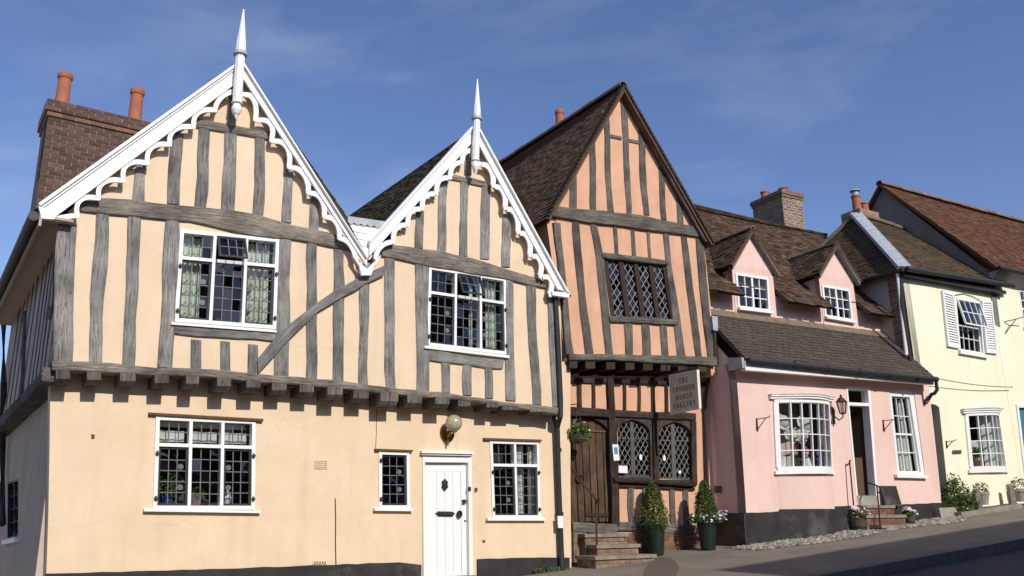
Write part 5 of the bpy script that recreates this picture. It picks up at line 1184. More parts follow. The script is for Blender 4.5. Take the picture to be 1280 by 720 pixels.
def dormer(apx, l, r, wq_, mid, lab):
    ap = hC(*apx, OD+.02); L, R = hC(*l, OD+.02), hC(*r, OD+.02); zb_ = 5.5
    uL_, uR_ = PC.uz(L)[0]+.09, PC.uz(R)[0]-.09; zw = min(L[2], R[2])-.02
    zl = ap[2]-.06
    hole = [hC(x, y, OD) for x, y in wq_]
    slope = lambda u: zl-(abs(u-PC.uz(ap)[0]))*(zl-zw)/((PC.uz(R)[0]-PC.uz(L)[0])/2)-.02
    w_ = wall('dormer_wall', PC, [PC.at(uL_, zb_, OD+.015), PC.at(uR_, zb_, OD+.015), PC.at(uR_, slope(uR_), OD+.015), PC.at(PC.uz(ap)[0], zl-.03, OD+.015), PC.at(uL_, slope(uL_), OD+.015)], [hole], M['pink'], C, thick=.12, label=lab)
    for u, sg in ((uL_, 1), (uR_, -1)):
        k = MB(); f = [PC.at(u, zb_, OD-.0), PC.at(u+sg*.1, zb_, OD-.0), PC.at(u+sg*.1, zw, OD), PC.at(u, zw, OD)]; k.hexa([p-nC*1.4 for p in f], f); k.build('dormer_cheek', M['pink'], w_)
    q = Quad(PC, *wq_, OD); s_ = sash(C, q, 4, 3, fw=.05, d=-.015, bar=.02, depth=.08, midbar=2, name='dormer_window'); room(C, q, .6, .02, d=-.16)
    k = MB(); q.box(k, -.03, 1.03, -.07, 0, -.05, .09); k.build('sill', M['white'], s_)
    dep = 2.6
    for a, b in ((L, ap), (ap, R)):
        k = MB(); t = np.array([0, 0, -.075]); k.hexa([a+t, b+t, b, a], [a+t+nC*.12, b+t+nC*.12, b+nC*.12, a+nC*.12]); k.build('barge_board', M['post'], w_)
    up = np.array([0, 0, .03]); e = nC*.13
    tile_roof(C, L-nC*dep+up-dC*.05, L+e+up-dC*.05, ap-nC*dep+up, ap+e+up, M['tile_c'], .10, .165, rough=1.2)
    tile_roof(C, R+e+up+dC*.05, R-nC*dep+up+dC*.05, ap+e+up, ap-nC*dep+up, M['tile_c'], .10, .165, rough=1.2)
    ridge_tiles(C, ap-nC*dep+up, ap+e+up, .065, .40)
dormer((936, 289), (911, 334), (970, 344), [(918.5, 341), (959.5, 347.5), (962, 390), (922, 385)], 2, 'left dormer gable')
dormer((1041, 307.5), (1020, 345), (1070, 354), [(1026.5, 356), (1061, 362), (1065.5, 402), (1030.5, 396)], 2, 'right dormer gable')
# --- brick stack of the cottage
cO = -5.2; Cp = Plane(PC.Q+cO*nC, 60); u0, u1 = Cp.uz(Cp.hit(977, 240))[0], Cp.uz(Cp.hit(1001, 236))[0]; z1 = Cp.uz(Cp.hit(988, 239))[1]-.22; z0 = z1-2.6
k = MB(); f = [Cp.at(u0, z0), Cp.at(u1, z0), Cp.at(u1, z1), Cp.at(u0, z1)]; k.hexa([p-nC*1.2 for p in f], f); cs = k.build('chimney', M['mortar'], C)
brickwork(cs, Cp, u0, u1, z1-.09*17, z1, 0, M['brick_old'], joint=.026, bl=.24, bh=.09); Cps = Plane(Cp.at(u0, 0), d=nC, n=-dC); brickwork(cs, Cps, -1.19, -.01, z1-.075*18, z1, 0, M['brick_old'], bl=.22, joint=.018)
for ex, h0, h1 in ((.025, 0, .08), (.05, .08, .2)):
    k = MB(); f = [Cp.at(u0-ex, z1+h0, ex), Cp.at(u1+ex, z1+h0, ex), Cp.at(u1+ex, z1+h1, ex), Cp.at(u0-ex, z1+h1, ex)]; k.hexa([p-nC*(1.2+2*ex) for p in f], f); k.build('chimney_cap', M['brick_old'], cs)
pot(cs, Cp.at((u0+u1)/2, z1+.2, -.3), .15, .22); pot(cs, Cp.at((u0+u1)/2, z1+.2, -.7), .15, .18); pot(cs, Cp.at((u0+u1)/2, z1+.2, -1.05), .13, .38)
k = MB(); k.ball(Cp.at((u0+u1)/2, z1+.2, -.7), .3, 10, 6, (1, 1, .25)); k.build('mortar_flaunching', M['pale_stone'], cs)

# ================================================================== YELLOW COTTAGE
Dh = empty('cottage', PD.at(7.2, 1.8), 'pale yellow brick cottage with louvred shutters and a hipped mossy roof', 'house')
hD = lambda x, y, o=0.0: PD.hit(x, y, o); nD = PC.n; dD = PC.d
uD0 = PD.uz(hD(1128, 345))[0]; uD1 = PD.uz(hD(1240, 330, .2))[0]+.05; zD = 6.98
yb = [(1205, 517), (1246.5, 516.5), (1256.5, 586.5), (1211.5, 587)]
yw = [(1193, 371), (1224.5, 377), (1230.5, 444), (1199, 438.5)]
yd = [(1163.5, 506), (1173, 508), (1186, 641), (1176, 642)]
outer = [PD.at(uD0, 1.0), PD.at(uD1, 1.2), PD.at(uD1, zD), PD.at(uD0, zD)]
doorD = [(1160, 508), (1164, 505), (1169, 505.5), (1174, 509), (1187.5, 640), (1172, 642)]
wall('front_wall', PD, outer, [shrink(yb, .97), shrink(yw, .98), doorD], M['yellow'], Dh, thick=.2)
SD = Plane(PD.at(uD0, 0), d=nD, n=-dD)
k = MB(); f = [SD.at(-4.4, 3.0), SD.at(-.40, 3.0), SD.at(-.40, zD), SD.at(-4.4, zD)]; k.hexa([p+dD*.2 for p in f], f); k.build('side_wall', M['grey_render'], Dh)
k = MB(); f = [SD.at(-.40, 3.0), SD.at(0, 3.0), SD.at(0, zD), SD.at(-.40, zD)]; k.hexa([p+dD*.2 for p in f], [p-dD*.0-dD*.003 for p in f]); qn = k.build('corner_brickwork', M['mortar'], Dh)
brickwork(qn, SD, -.40, -.005, 4.4, zD-.02, .0, M['brick_old'], bl=.225)
# hipped roof
TT = PD.at(PD.uz(hD(1070, 268, -2.05))[0], 9.26, -2.05)
RE = PD.at(uD1, 9.16, -2.05); F0, F1 = PD.at(uD0-.2, zD, .22), PD.at(uD1, zD+.02, .22); Bk0 = PD.at(uD0-.2, zD, -4.4)
F1r = hD(1264, 356, .22)
tile_roof(Dh, F0, F1r, TT, RE, M['tile_d'], .105, .17)
tile_roof(Dh, Bk0, F0, TT, TT+np.array([0, 0, .001]), M['tile_d'], .105, .17)
tile_roof(Dh, PD.at(uD1, zD, -4.4), Bk0, RE, TT, M['tile_d'], .3, .5)
hip = MB(); t = (TT-F0); ln = np.linalg.norm(t); t /= ln; s1 = np.cross(t, [0, 0, 1]); s1 /= np.linalg.norm(s1); upv = np.cross(s1, t)
for i in range(5):
    a, b = F0+t*(ln*i/5+.01), F0+t*(ln*(i+1)/5+.03); k = MB()
    k.hexa([a-s1*.15-upv*.02, b-s1*.15-upv*.02, b+s1*.15-upv*.02, a+s1*.15-upv*.02], [a-s1*.14+upv*.06, b-s1*.14+upv*.06, b+s1*.14+upv*.06, a+s1*.14+upv*.06]); k.build('hip_flashing', M['leadsheet'], Dh)
ridge_tiles(Dh, TT, RE, .11, .42)
t = (TT-Bk0); ridge_tiles(Dh, Bk0, TT, .10, .42)
k = MB(); k.tube([F0+nD*.05-PD.z*.02, F1r+nD*.05-PD.z*.04], .055, 10); gt = k.build('gutter', M['black'], Dh)
k = MB(); k.tube([F0-dD*.05-PD.z*.02, Bk0-dD*.05-PD.z*.02], .05, 10); k.build('gutter', M['black'], Dh)
k = MB(); k.hexa([PD.at(uD0-.15, zD-.12, .003), PD.at(uD1+.4, zD-.10, .003), PD.at(uD1+.4, zD-.02, .003), PD.at(uD0-.15, zD-.04, .003)], [PD.at(uD0-.15, zD-.12, .17), PD.at(uD1+.4, zD-.10, .17), PD.at(uD1+.4, zD-.02, .17), PD.at(uD0-.15, zD-.04, .17)]); k.build('eaves_board', M['black'], Dh)
k = MB(); k.tube([hD(1134, 338, .2), hD(1126, 345, .08), hD(1127.5, 380, .06), hD(1137.5, 450, .06)], .04, 8); k.build('downpipe', M['black'], Dh)
k = MB(); k.tube([hD(1122, 342, .03), hD(1133, 444, .03)], .04, 8); k.build('downpipe', M['white'], Dh)
# shuttered sash, its upper sash tipped outward
wq = Quad(PD, *yw); k = MB(); fu, fv = .05/wq.w, .04/wq.h
wq.box(k, 0, fu, 0, 1, -.1, .012); wq.box(k, 1-fu, 1, 0, 1, -.1, .012); wq.box(k, fu, 1-fu, 0, fv, -.1, .01); wq.box(k, fu, 1-fu, 1-fv, 1, -.1, .01)
sw = k.build('sash_window', M['white'], Dh, 'shuttered window with its upper sash tipped open')
lo = wq.sub(fu, 1-fu, fv, .5); hi = wq.sub(fu, 1-fu, .47, 1-fv)
def subsash(par, q, nc, nr, d, f):
    a, b = .03/q.w, .03/q.h; k = MB(); q.box(k, 0, a, 0, 1, d-.03, d+.01, f); q.box(k, 1-a, 1, 0, 1, d-.03, d+.01, f); q.box(k, a, 1-a, 0, b, d-.03, d+.009, f); q.box(k, a, 1-a, 1-b, 1, d-.03, d+.009, f)
    U = [a+(1-2*a)*i/nc for i in range(nc+1)]; V = [b+(1-2*b)*j/nr for j in range(nr+1)]
    for i in range(1, nc): q.box(k, U[i]-.009/q.w, U[i]+.009/q.w, b, 1-b, d-.02, d+.006, f)
    for j in range(1, nr): 
        for i in range(nc): q.box(k, U[i]+.009/q.w, U[i+1]-.009/q.w, V[j]-.009/q.h, V[j]+.009/q.h, d-.02, d+.004, f)
    o = k.build('sash', M['white'], par)
    for i in range(nc):
        for j in range(nr): pane(o if par is None else par, q, U[i]+.009/q.w, U[i+1]-.009/q.w, V[j]+.009/q.h, V[j+1]-.009/q.h, d-.006, .005, f=f)
subsash(sw, lo, 4, 2, -.05, None); subsash(sw, hi, 4, 2, .03, lambda u, v: .16*(1-v))
room(Dh, wq, d=-.22)
k = MB(); wq.box(k, -.06, 1.06, -.06, 0, -.05, .07); k.build('sill', M['white'], sw)
k = MB(); k.tube([wq.pt(.0, 1.03, .02), wq.pt(.35, 1.09, .02), wq.pt(.7, 1.07, .02), wq.pt(1.05, 1.0, .02)], .008, 5); k.build('cable', M['black'], Dh)
for TLq in ([(1177, 363), (1191.5, 367.5), (1199.5, 436), (1184.5, 433)], [(1226.5, 376), (1239, 376.5), (1246.5, 442.5), (1232.5, 441)]):
    q = Quad(PD, *TLq, o=.03); k = MB(); a, b = .055/q.w, .055/q.h
    q.box(k, 0, a, 0, 1, -.02, .025); q.box(k, 1-a, 1, 0, 1, -.02, .025); q.box(k, a, 1-a, 0, b*1.4, -.02, .023); q.box(k, a, 1-a, 1-b, 1, -.02, .023)
    sh_ = k.build('shutter', M['white'], Dh)
    for j in range(20):
        v0 = b*1.4+(1-b*2.4)*j/20; v1 = v0+(1-b*2.4)/20
        k = MB(); k.hexa([q.pt(a, v0+.008, -.002), q.pt(1-a, v0+.008, -.002), q.pt(1-a, v1-.001, -.018), q.pt(a, v1-.001, -.018)], [q.pt(a, v0, .018), q.pt(1-a, v0, .018), q.pt(1-a, v1-.012, .0), q.pt(a, v1-.012, .0)]); k.build('slat', M['white'], sh_)
    k = MB(); q.box(k, .02, .98, .02, .98, -.03, -.021); k.build('shutter_back', M['black'], sh_)
# bow window
bq = Quad(PD, *yb); BD = .17; fu, fv = .06/bq.w, .06/bq.h
k = MB(); curved(k, 0, 1, 0, fv, -.12, .05, 10); curved(k, 0, 1, 1-fv, 1, -.12, .04, 10); bq.box(k, -.01, fu, fv, 1-fv, -.05, .035, bf); bq.box(k, 1-fu, 1.01, fv, 1-fv, -.05, .035, bf)
bw2 = k.build('bow_window', M['white'], Dh, 'white bow window in the yellow front')
k = MB(); curved(k, -.05, 1.05, -.06, 0, -.22, .05, 10); k.build('sill', M['white'], bw2)
k = MB()
for i in range(12):
    ua, ub = -.01+1.02*i/12, -.01+1.02*(i+1)/12; g_ = lambda u: (BD-.02)*(1-(2*min(1, max(0, u))-1)**2); T0, T1 = bq.pt(ua, -.061, g_(ua)), bq.pt(ub, -.061, g_(ub)); L0, L1 = low(T0, 1.1), low(T1, 1.1)
    k.hexa([T0-nD*.3, T1-nD*.3, L1-nD*.3, L0-nD*.3], [T0, T1, L1, L0])
k.build('bay_wall', M['yellow'], Dh)
k = MB(); curved(k, -.07, 1.07, 1, 1.04, -.22, .06, 10); curved(k, -.09, 1.09, 1.04, 1.065, -.22, .085, 10); k.build('cornice', M['white'], bw2)
k = MB(); curved(k, -.10, 1.10, 1.067, 1.085, -.22, .095, 10); k.build('lead_cap', M['leadsheet'], bw2)
nc = 5; U = [fu+(1-2*fu)*i/nc for i in range(nc+1)]; V = [fv+(1-2*fv)*i/4 for i in range(5)]; k = MB(); bu = .012/bq.w
for i in range(1, nc): bq.box(k, U[i]-bu, U[i]+bu, fv, 1-fv, -.03, .02, bf)
for j in range(1, 4):
    for i in range(nc): bq.box(k, U[i]+bu, U[i+1]-bu, V[j]-.009/bq.h, V[j]+.009/bq.h, -.03, .017, bf)
k.build('glazing_bars', M['white'], bw2)
for i in range(nc):
    for j in range(4): pane(bw2, bq, U[i]+bu, U[i+1]-bu, V[j]+.006, V[j+1]-.006, -.008, .008, f=bf)
curtain(bw2, bq, .03, .55, .05, .5, -.1, M['curtain_w'], 4, .03); curtain(bw2, bq, .6, .97, .05, .97, -.1, M['curtain_w'], 4, .03)
room(Dh, bq, .9, .03, d=-.22)
dqD = Quad(PD, (1160, 506), (1174, 509), (1187.5, 640), (1172, 642)); room(Dh, dqD, .5, .05, d=-.22)
k = MB(); f = [PD.at(PD.uz(hD(1174, 642))[0]-.3, 1.0, .3), PD.at(PD.uz(hD(1196, 640))[0], 1.0, .3), hD(1194, 634, .3), hD(1174, 635, .3)]; k.hexa([p-nD*.4 for p in f], f); k.build('door_step', M['pale_stone'], Dh)
k = MB(); Quad(PD, (1190, 563), (1201, 562.5), (1201, 567), (1190, 567.5)).box(k, 0, 1, 0, 1, -.01, .02); k.build('name_plate', M['wood'], Dh)
strip('plinth', PD, [(1190, 645), (1210, 641), (1235, 636), (1247, 634)], -.05, .02, M['tar'], Dh, .6)

# ================================================================== HOUSE AT THE RIGHT EDGE
E_ = empty('house', PD.at(10.5, 2.0), 'cream house at the right edge with a tall red-brown tiled roof', 'house')
uE = uD1; eo = .2
Ee = PD.at(uE, 7.50, .3); Ea = PD.at(uE, 10.62, -2.5); 
wall('front_wall', PD, [PD.at(uE+.002, .8, .004), PD.at(16, 1.4, .004), PD.at(16, 7.5, .004), PD.at(uE+.002, 7.5, .004)], [[(1273, 362), (1296, 367), (1306, 412), (1280, 409)], [(1269, 505), (1297, 506), (1310, 596), (1280, 597)]], M['yellow'], E_, thick=.2)
k = MB(); P = [PD.at(uE, 6.0, .0), PD.at(uE, 7.42, .05), PD.at(uE, 10.5, -2.5), PD.at(uE, 7.42, -5.1), PD.at(uE, 6.0, -5.1)]
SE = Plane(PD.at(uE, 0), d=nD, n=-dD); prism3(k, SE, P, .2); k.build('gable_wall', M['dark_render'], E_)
tile_roof(E_, PD.at(uE-.12, 7.46, .32), PD.at(17, 7.46, .32), PD.at(uE-.12, 10.62, -2.5), PD.at(17, 10.62, -2.5), M['tile_e'], .105, .17, sag=.05)
tile_roof(E_, PD.at(17, 7.46, -5.3), PD.at(uE-.12, 7.46, -5.3), PD.at(17, 10.62, -2.5), PD.at(uE-.12, 10.62, -2.5), M['tile_e'], .3, .5)
ridge_tiles(E_, PD.at(uE-.12, 10.63, -2.5), PD.at(17, 10.63, -2.5), .10, .42)
k = MB(); k.tube([PD.at(uE-.1, 7.42, .38), PD.at(17, 7.42, .38)], .055, 10); k.build('gutter', M['black'], E_)
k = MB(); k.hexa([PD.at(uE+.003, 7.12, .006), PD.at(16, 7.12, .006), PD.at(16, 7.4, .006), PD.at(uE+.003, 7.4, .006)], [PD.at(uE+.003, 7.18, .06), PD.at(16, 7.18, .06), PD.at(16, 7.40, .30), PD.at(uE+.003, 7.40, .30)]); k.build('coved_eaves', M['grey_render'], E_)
q = Quad(PD, (1273, 362), (1296, 367), (1306, 412), (1280, 409)); k = sash(E_, q, 4, 4, fw=.04, d=-.03, bar=.02, mids=(2,), name='sash_window'); c = MB(); q.box(c, -.05, 1.05, -.06, 0, -.05, .07); c.build('sill', M['white'], k); room(E_, q, d=-.22)
q = Quad(PD, (1269, 505), (1297, 506), (1310, 596), (1280, 597)); k = MB(); q.box(k, 0, .09, 0, 1, -.1, .03); q.box(k, .9, 1, 0, 1, -.1, .03); q.box(k, .09, .9, .95, 1, -.1, .03); dE = k.build('door', M['white'], E_, 'blue-green door in a white frame at the right edge')
k = MB(); q.box(k, .09, .9, 0, .95, -.08, -.04); q.box(k, .16, .83, .1, .45, -.04, -.03); q.box(k, .16, .83, .55, .9, -.04, -.03); k.build('door_panel', M['teal'], dE)
strip('plinth', PD, [(1252, 634), (1275, 630), (1300, 626)], -.05, .02, M['tar'], E_, .6)
# pots and stack where the two roofs meet
cp = PD.at(PD.uz(hD(1070, 250, -2.4))[0], 0, -2.4); z_ = hD(1070, 266, -2.4)[2]
k = MB(); c0 = np.array([cp[0], cp[1], z_]); k.hexa([c0-dD*.3-nD*.3-PD.z*2, c0+dD*.45-nD*.3-PD.z*2, c0+dD*.45+nD*.3-PD.z*2, c0-dD*.3+nD*.3-PD.z*2], [c0-dD*.3-nD*.3, c0+dD*.45-nD*.3, c0+dD*.45+nD*.3, c0-dD*.3+nD*.3]); st_ = k.build('chimney', M['brick_old'], Dh)
pt1 = pot(st_, c0-dD*.0, .12, .50); pot(st_, c0+dD*.30, .12, .34)
k = MB(); k.lathe(c0+PD.z*.48, [(.085, 0), (.085, .12)], 10); k.lathe(c0+PD.z*.62, [(.14, 0), (.12, .03), (.03, .06)], 12); k.build('cowl', M['leadsheet'], st_)
# ================================================================== HOUSES ACROSS THE STREET (they throw the shade on the road)
def solve_o(pl, px, py, u):
    lo, hi = -12.0, 4.0; f = lambda o: pl.uz(pl.hit(px, py, o))[0]-u
    for _ in range(60):
        m = (lo+hi)/2
        if (f(lo) > 0) == (f(m) > 0): lo = m
        else: hi = m
    return (lo+hi)/2
kz = math.tan(D2R(SUN_EL))/math.cos(_a); tS = 2.5         # rise per metre away from the shadow edge
Oh = empty('terraced_house', G(6, 16), 'plain terraced houses across the street behind the camera', 'house')
def opp(s, t, h=None, z=None):
    p = W0+s*dS+t*nS; return np.array([p[0], p[1], z])
def ridge_z(s, t): 
    s0 = s-(t-tS)*math.tan(_a); return ground_z(s0, tS)+(t-tS)*kz
def opposite(thing_, sA, sB, t0_, t1_, dz, mw):
    zr0, zr1 = ridge_z(sA, t1_)+dz, ridge_z(sB, t1_)+dz; ze = lambda zr: zr-3.9; wd = (t1_-t0_)*2
    P = [opp(sA, t0_, z=-3), opp(sB, t0_, z=0), opp(sB, t0_, z=ze(zr1)), opp(sA, t0_, z=ze(zr0))]; Qb = [p+nS*wd for p in P]
    k = MB(); k.hexa(P, Qb); k.build('wall', M[mw], thing_)
    R0, R1 = opp(sA, t1_, z=zr0), opp(sB, t1_, z=zr1)
    for s_, R_ in ((sA, R0), (sB, R1)):
        k = MB(); e_ = dS*.1*(1 if s_ == sA else -1); zz = ze(R_[2]-0)
        tri = [opp(s_, t0_, z=zz-.02), opp(s_, t0_+wd, z=zz-.02), R_-PA.z*.05]; k.mesh(tri+[p+e_ for p in tri], [(0, 1, 2), (5, 4, 3), (0, 3, 4, 1), (1, 4, 5, 2), (2, 5, 3, 0)]); k.build('gable', M[mw], thing_)
    for a, b in ((P[3], P[2]), (Qb[3], Qb[2])):
        k = MB(); off = (-nS if a is P[3] else nS)*.25-PA.z*.25
        k.hexa([a+off, b+off, R1, R0], [p+PA.z*.12 for p in (a+off, b+off, R1, R0)]); k.build('roof', M['tile_d'], thing_)
    for s in np.arange(sA+1.2, sB-1.6, 3.4):
        for z in (2.3, 5.2):
            f = [opp(s, t0_-.02, z=z+.07*s+.6), opp(s+1.1, t0_-.02, z=z+.07*s+.6), opp(s+1.1, t0_-.02, z=z+.07*s+2.1), opp(s, t0_-.02, z=z+.07*s+2.1)]
            k = MB(); k.hexa([p+nS*.1 for p in f], [p-nS*.03 for p in f]); w_ = k.build('window', M['white'], thing_)
            k = MB(); cm_ = sum(f)/4; g = [cm_+(p-cm_)*.86 for p in f]; k.hexa([p-nS*.031 for p in g], [p-nS*.04 for p in g]); k.build('pane', M['black'], w_)
t1_ = 15.4
sX = .9+(t1_-tS)*math.tan(_a)
opposite(Oh, sX, 40, 12.9, t1_, 0, 'brick_old')
O2 = empty('terraced_house', G(-10, 16), 'lower plain houses across the street, behind and left of the camera', 'house')
opposite(O2, -24, sX-.4, 12.9, t1_, -2.6, 'cream')
# flat oval, darker and browner than the pavement, in front of the steps
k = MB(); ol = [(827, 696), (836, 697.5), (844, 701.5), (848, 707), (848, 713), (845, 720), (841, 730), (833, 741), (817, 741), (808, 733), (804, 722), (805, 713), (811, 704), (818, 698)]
k.poly([gp(x, y)+np.array([0, 0, .004]) for x, y in ol][::-1]); st_ = k.build('dark_oval', M['dark_brown']); st_['kind'] = 'structure'
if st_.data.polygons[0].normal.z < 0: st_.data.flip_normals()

# ================================================================== glimpsed beyond the left edge
Fl = empty('outhouse', PA.at(-9.5, .3, -10), 'small dim building glimpsed behind the shaded flank at the left edge', 'house')
k = MB(); f = [PA.at(-14, -.5, -9), PA.at(-5.2, -.5, -9), PA.at(-5.2, 3.9, -9), PA.at(-14, 3.9, -9)]; k.hexa([p-nA*4 for p in f], f); k.build('wall', M['grey_render'], Fl)
tile_roof(Fl, PA.at(-14, 3.8, -8.8), PA.at(-5.0, 3.8, -8.8), PA.at(-14, 5.6, -11), PA.at(-5.0, 5.6, -11), M['tile_d'], .12, .2)
k = MB(); k.tube([SU.hit(-6, 392, .12), SU.hit(2, 395, .1), SU.hit(4.5, 402, .08), SU.hit(4.5, 480, .08), SL.hit(3, 560, .08), SL.hit(3, 655, .08)], .05, 8); k.build('downpipe', M['black'], A)

# ================================================================== cobbled verge
mb = MB(); rng = random.Random(3)
ns_ = 75
k = MB()
pts = []
tC = float((PC.Q-W0)@nS)
edge = lambda s: tC+.78+.12*math.sin(s*1.7)-max(0, (s-8.2))*.45
for i in range(25):
    a, b = 3.0+6.6*i/24, 0; pts += [G(a, tC-.3, .006), G(a, max(tC-.2, edge(a)), .006)]
for i in range(24): k.poly([pts[2*i], pts[2*i+1], pts[2*i+3], pts[2*i+2]])
bed = k.build('cobble_bed', M['soil']); bed['kind'] = 'structure'
if bed.data.polygons[0].normal.z < 0: bed.data.flip_normals()
s = 3.0
while s < 9.6:
    t = tC+.03
    while t < edge(s)-.02:
        r = rng.uniform(.032, .062); c = G(s+rng.uniform(-.03, .03), t+rng.uniform(-.02, .02), .004); q = rng.random(); a = rng.uniform(0, 3)
        ring = [c+np.array([r*1.25*math.cos(2*math.pi*i/7+a), r*.9*math.sin(2*math.pi*i/7+a), 0])*rng.uniform(.85, 1.1) for i in range(7)]
        top = [c+(p-c)*.62+np.array([0, 0, r*.55]) for p in ring]
        mb.mesh(ring+top+[c+np.array([0, 0, r*.72])], [(i, (i+1) % 7, 7+(i+1) % 7, 7+i) for i in range(7)]+[(7+i, 7+(i+1) % 7, 14) for i in range(7)], [(q, .5)]*15)
        t += r*1.75
    s += .098
cb_ = mb.build('cobbles', M['cobble'], None, smooth=False); cb_['kind'] = 'stuff'; cb_['label'] = 'strip of flint cobbles along the foot of the pink cottage'

# ================================================================== street things on the houses
# globe lamp
wl0 = hA(559.5, 545, .0); g0_ = PA.hit(567.3, 529, .20)
Lm = empty('wall_lamp', wl0, 'glass globe lamp on a brass arm above the white front door', 'lamp')
k = MB(); cyl_plane(k, hA(560, 542.5, .035), PA.n, .115, .04, 20); cyl_plane(k, hA(560, 542.5, .05), PA.n, .07, .02, 16); k.build('back_plate', M['brass'], Lm)
k = MB(); p = hA(559.5, 557, .05); k.tube([p, hA(559.5, 545, .07), hA(560, 545, .12), PA.hit(565, 541, .20), low(g0_, .10)], .018, 8); k.build('arm', M['brass'], Lm)
k = MB(); k.lathe(low(g0_, .14), [(.03, 0), (.055, .02), (.05, .05)], 12); k.build('gallery_ring', M['brass'], Lm)
k = MB(); k.ball(g0_, .128, 24, 16); k.build('globe', M['globe'], Lm, smooth=True)
k = MB(); k.ball(g0_-PA.z*.03, .035, 10, 8, (1, 1, 1.4)); k.build('bulb', M['paper'], Lm, smooth=True)

# hanging sign, square to the wall
us = PB.uz(PB.hit(837, 494, .42))[0]; SG = Plane(PB.at(us, 0, 0), d=nB, n=-dB)
sgq = Quad(SG, (836.5, 469), (871.5, 462), (874.5, 510.5), (838.5, 518))
Sg = empty('hanging_sign', sgq.pt(.5, 0), 'square hanging sign in serif capitals under the gallery jetty', 'sign')
k = MB(); sgq.box(k, .03, .97, .03, .97, -.03, 0); k.build('board', M['signboard'], Sg)
k = MB(); sgq.box(k, 0, .03, 0, 1, -.045, .010); sgq.box(k, .97, 1, 0, 1, -.045, .010); sgq.box(k, .03, .97, 0, .03, -.045, .008); sgq.box(k, .03, .97, .97, 1, -.045, .008); k.build('frame', M['signedge'], Sg)
GL = {  # strokes: (x0,y0,x1,y1,weight) in a unit box, serifs added as short bars
 'T': [(.5, 0, .5, 1, 1), (.05, .97, .95, .97, .5), (.05, .97, .05, .8, .4), (.95, .97, .95, .8, .4), (.3, .02, .7, .02, .4)],
 'H': [(.2, 0, .2, 1, 1), (.8, 0, .8, 1, 1), (.2, .5, .8, .5, .5), (.02, .02, .38, .02, .4), (.62, .02, .98, .02, .4), (.02, .98, .38, .98, .4), (.62, .98, .98, .98, .4)],
 'E': [(.25, 0, .25, 1, 1), (.1, .97, .85, .97, .5), (.25, .52, .65, .52, .5), (.1, .03, .9, .03, .5), (.85, .97, .85, .8, .4), (.9, .03, .92, .22, .4)],
 'L': [(.25, 0, .25, 1, 1), (.1, .03, .88, .03, .5), (.88, .03, .9, .22, .4), (.1, .98, .42, .98, .4)],
 'R': [(.2, 0, .2, 1, 1), (.2, .97, .6, .97, .5), (.6, .97, .78, .85, .7), (.78, .85, .78, .65, .9), (.78, .65, .6, .5, .7), (.6, .5, .2, .5, .5), (.5, .5, .92, .02, .9), (.05, .02, .36, .02, .4), (.82, .02, 1, .02, .4), (.05, .98, .3, .98, .4)],
 'K': [(.2, 0, .2, 1, 1), (.85, .97, .2, .42, .5), (.4, .58, .9, .02, .9), (.03, .02, .38, .02, .4), (.7, .02, 1, .02, .4), (.03, .98, .38, .98, .4), (.68, .98, .98, .98, .4)],
 'Y': [(.5, 0, .5, .48, 1), (.12, .97, .5, .46, .9), (.88, .97, .5, .46, .5), (.3, .02, .7, .02, .4), (0, .98, .28, .98, .4), (.72, .98, 1, .98, .4)],
 'A': [(.12, .02, .5, 1, .5), (.5, 1, .88, .02, 1), (.27, .36, .74, .36, .45), (0, .02, .28, .02, .4), (.7, .02, 1, .02, .4)]}
def arcst(a0, a1, n=14, wt=.9): return [(.5+.42*math.cos(a0+(a1-a0)*i/n), .5+.49*math.sin(a0+(a1-a0)*i/n), .5+.42*math.cos(a0+(a1-a0)*(i+1)/n), .5+.49*math.sin(a0+(a1-a0)*(i+1)/n), .45+.55*abs(math.cos(a0+(a1-a0)*(i+.5)/n))) for i in range(n)]
GL['O'] = arcst(0, 2*math.pi); GL['C'] = arcst(.75, 5.5)+[(.82, .85, .84, .68, .5)]
GL['G'] = arcst(.75, 5.6)+[(.8, .42, .8, .14, .9), (.6, .44, .95, .44, .4), (.82, .85, .84, .68, .5)]
GL['D'] = [(.18, 0, .18, 1, 1), (.05, .97, .5, .97, .5), (.05, .03, .5, .03, .5)]+[(.48+.42*math.cos(-math.pi/2+math.pi*i/8), .5+.47*math.sin(-math.pi/2+math.pi*i/8), .48+.42*math.cos(-math.pi/2+math.pi*(i+1)/8), .5+.47*math.sin(-math.pi/2+math.pi*(i+1)/8), .8) for i in range(8)]
GL['U'] = [(.2, .35, .2, 1, 1), (.82, .35, .82, 1, .5), (.03, .98, .38, .98, .4), (.66, .98, .98, .98, .4)]+[(.51+.31*math.cos(math.pi+math.pi*i/8), .35+.33*math.sin(math.pi+math.pi*i/8), .51+.31*math.cos(math.pi+math.pi*(i+1)/8), .35+.33*math.sin(math.pi+math.pi*(i+1)/8), .7) for i in range(8)]
GL['S'] = [(.5+.3*math.cos(t0), .75+.23*math.sin(t0), .5+.3*math.cos(t1), .75+.23*math.sin(t1), .75) for t0, t1 in zip(np.linspace(.5, 4.5, 9)[:-1], np.linspace(.5, 4.5, 9)[1:])]+[(.5+.33*math.cos(t0), .27+.26*math.sin(t0), .5+.33*math.cos(t1), .27+.26*math.sin(t1), .75) for t0, t1 in zip(np.linspace(1.7, -2.7, 9)[:-1], np.linspace(1.7, -2.7, 9)[1:])]
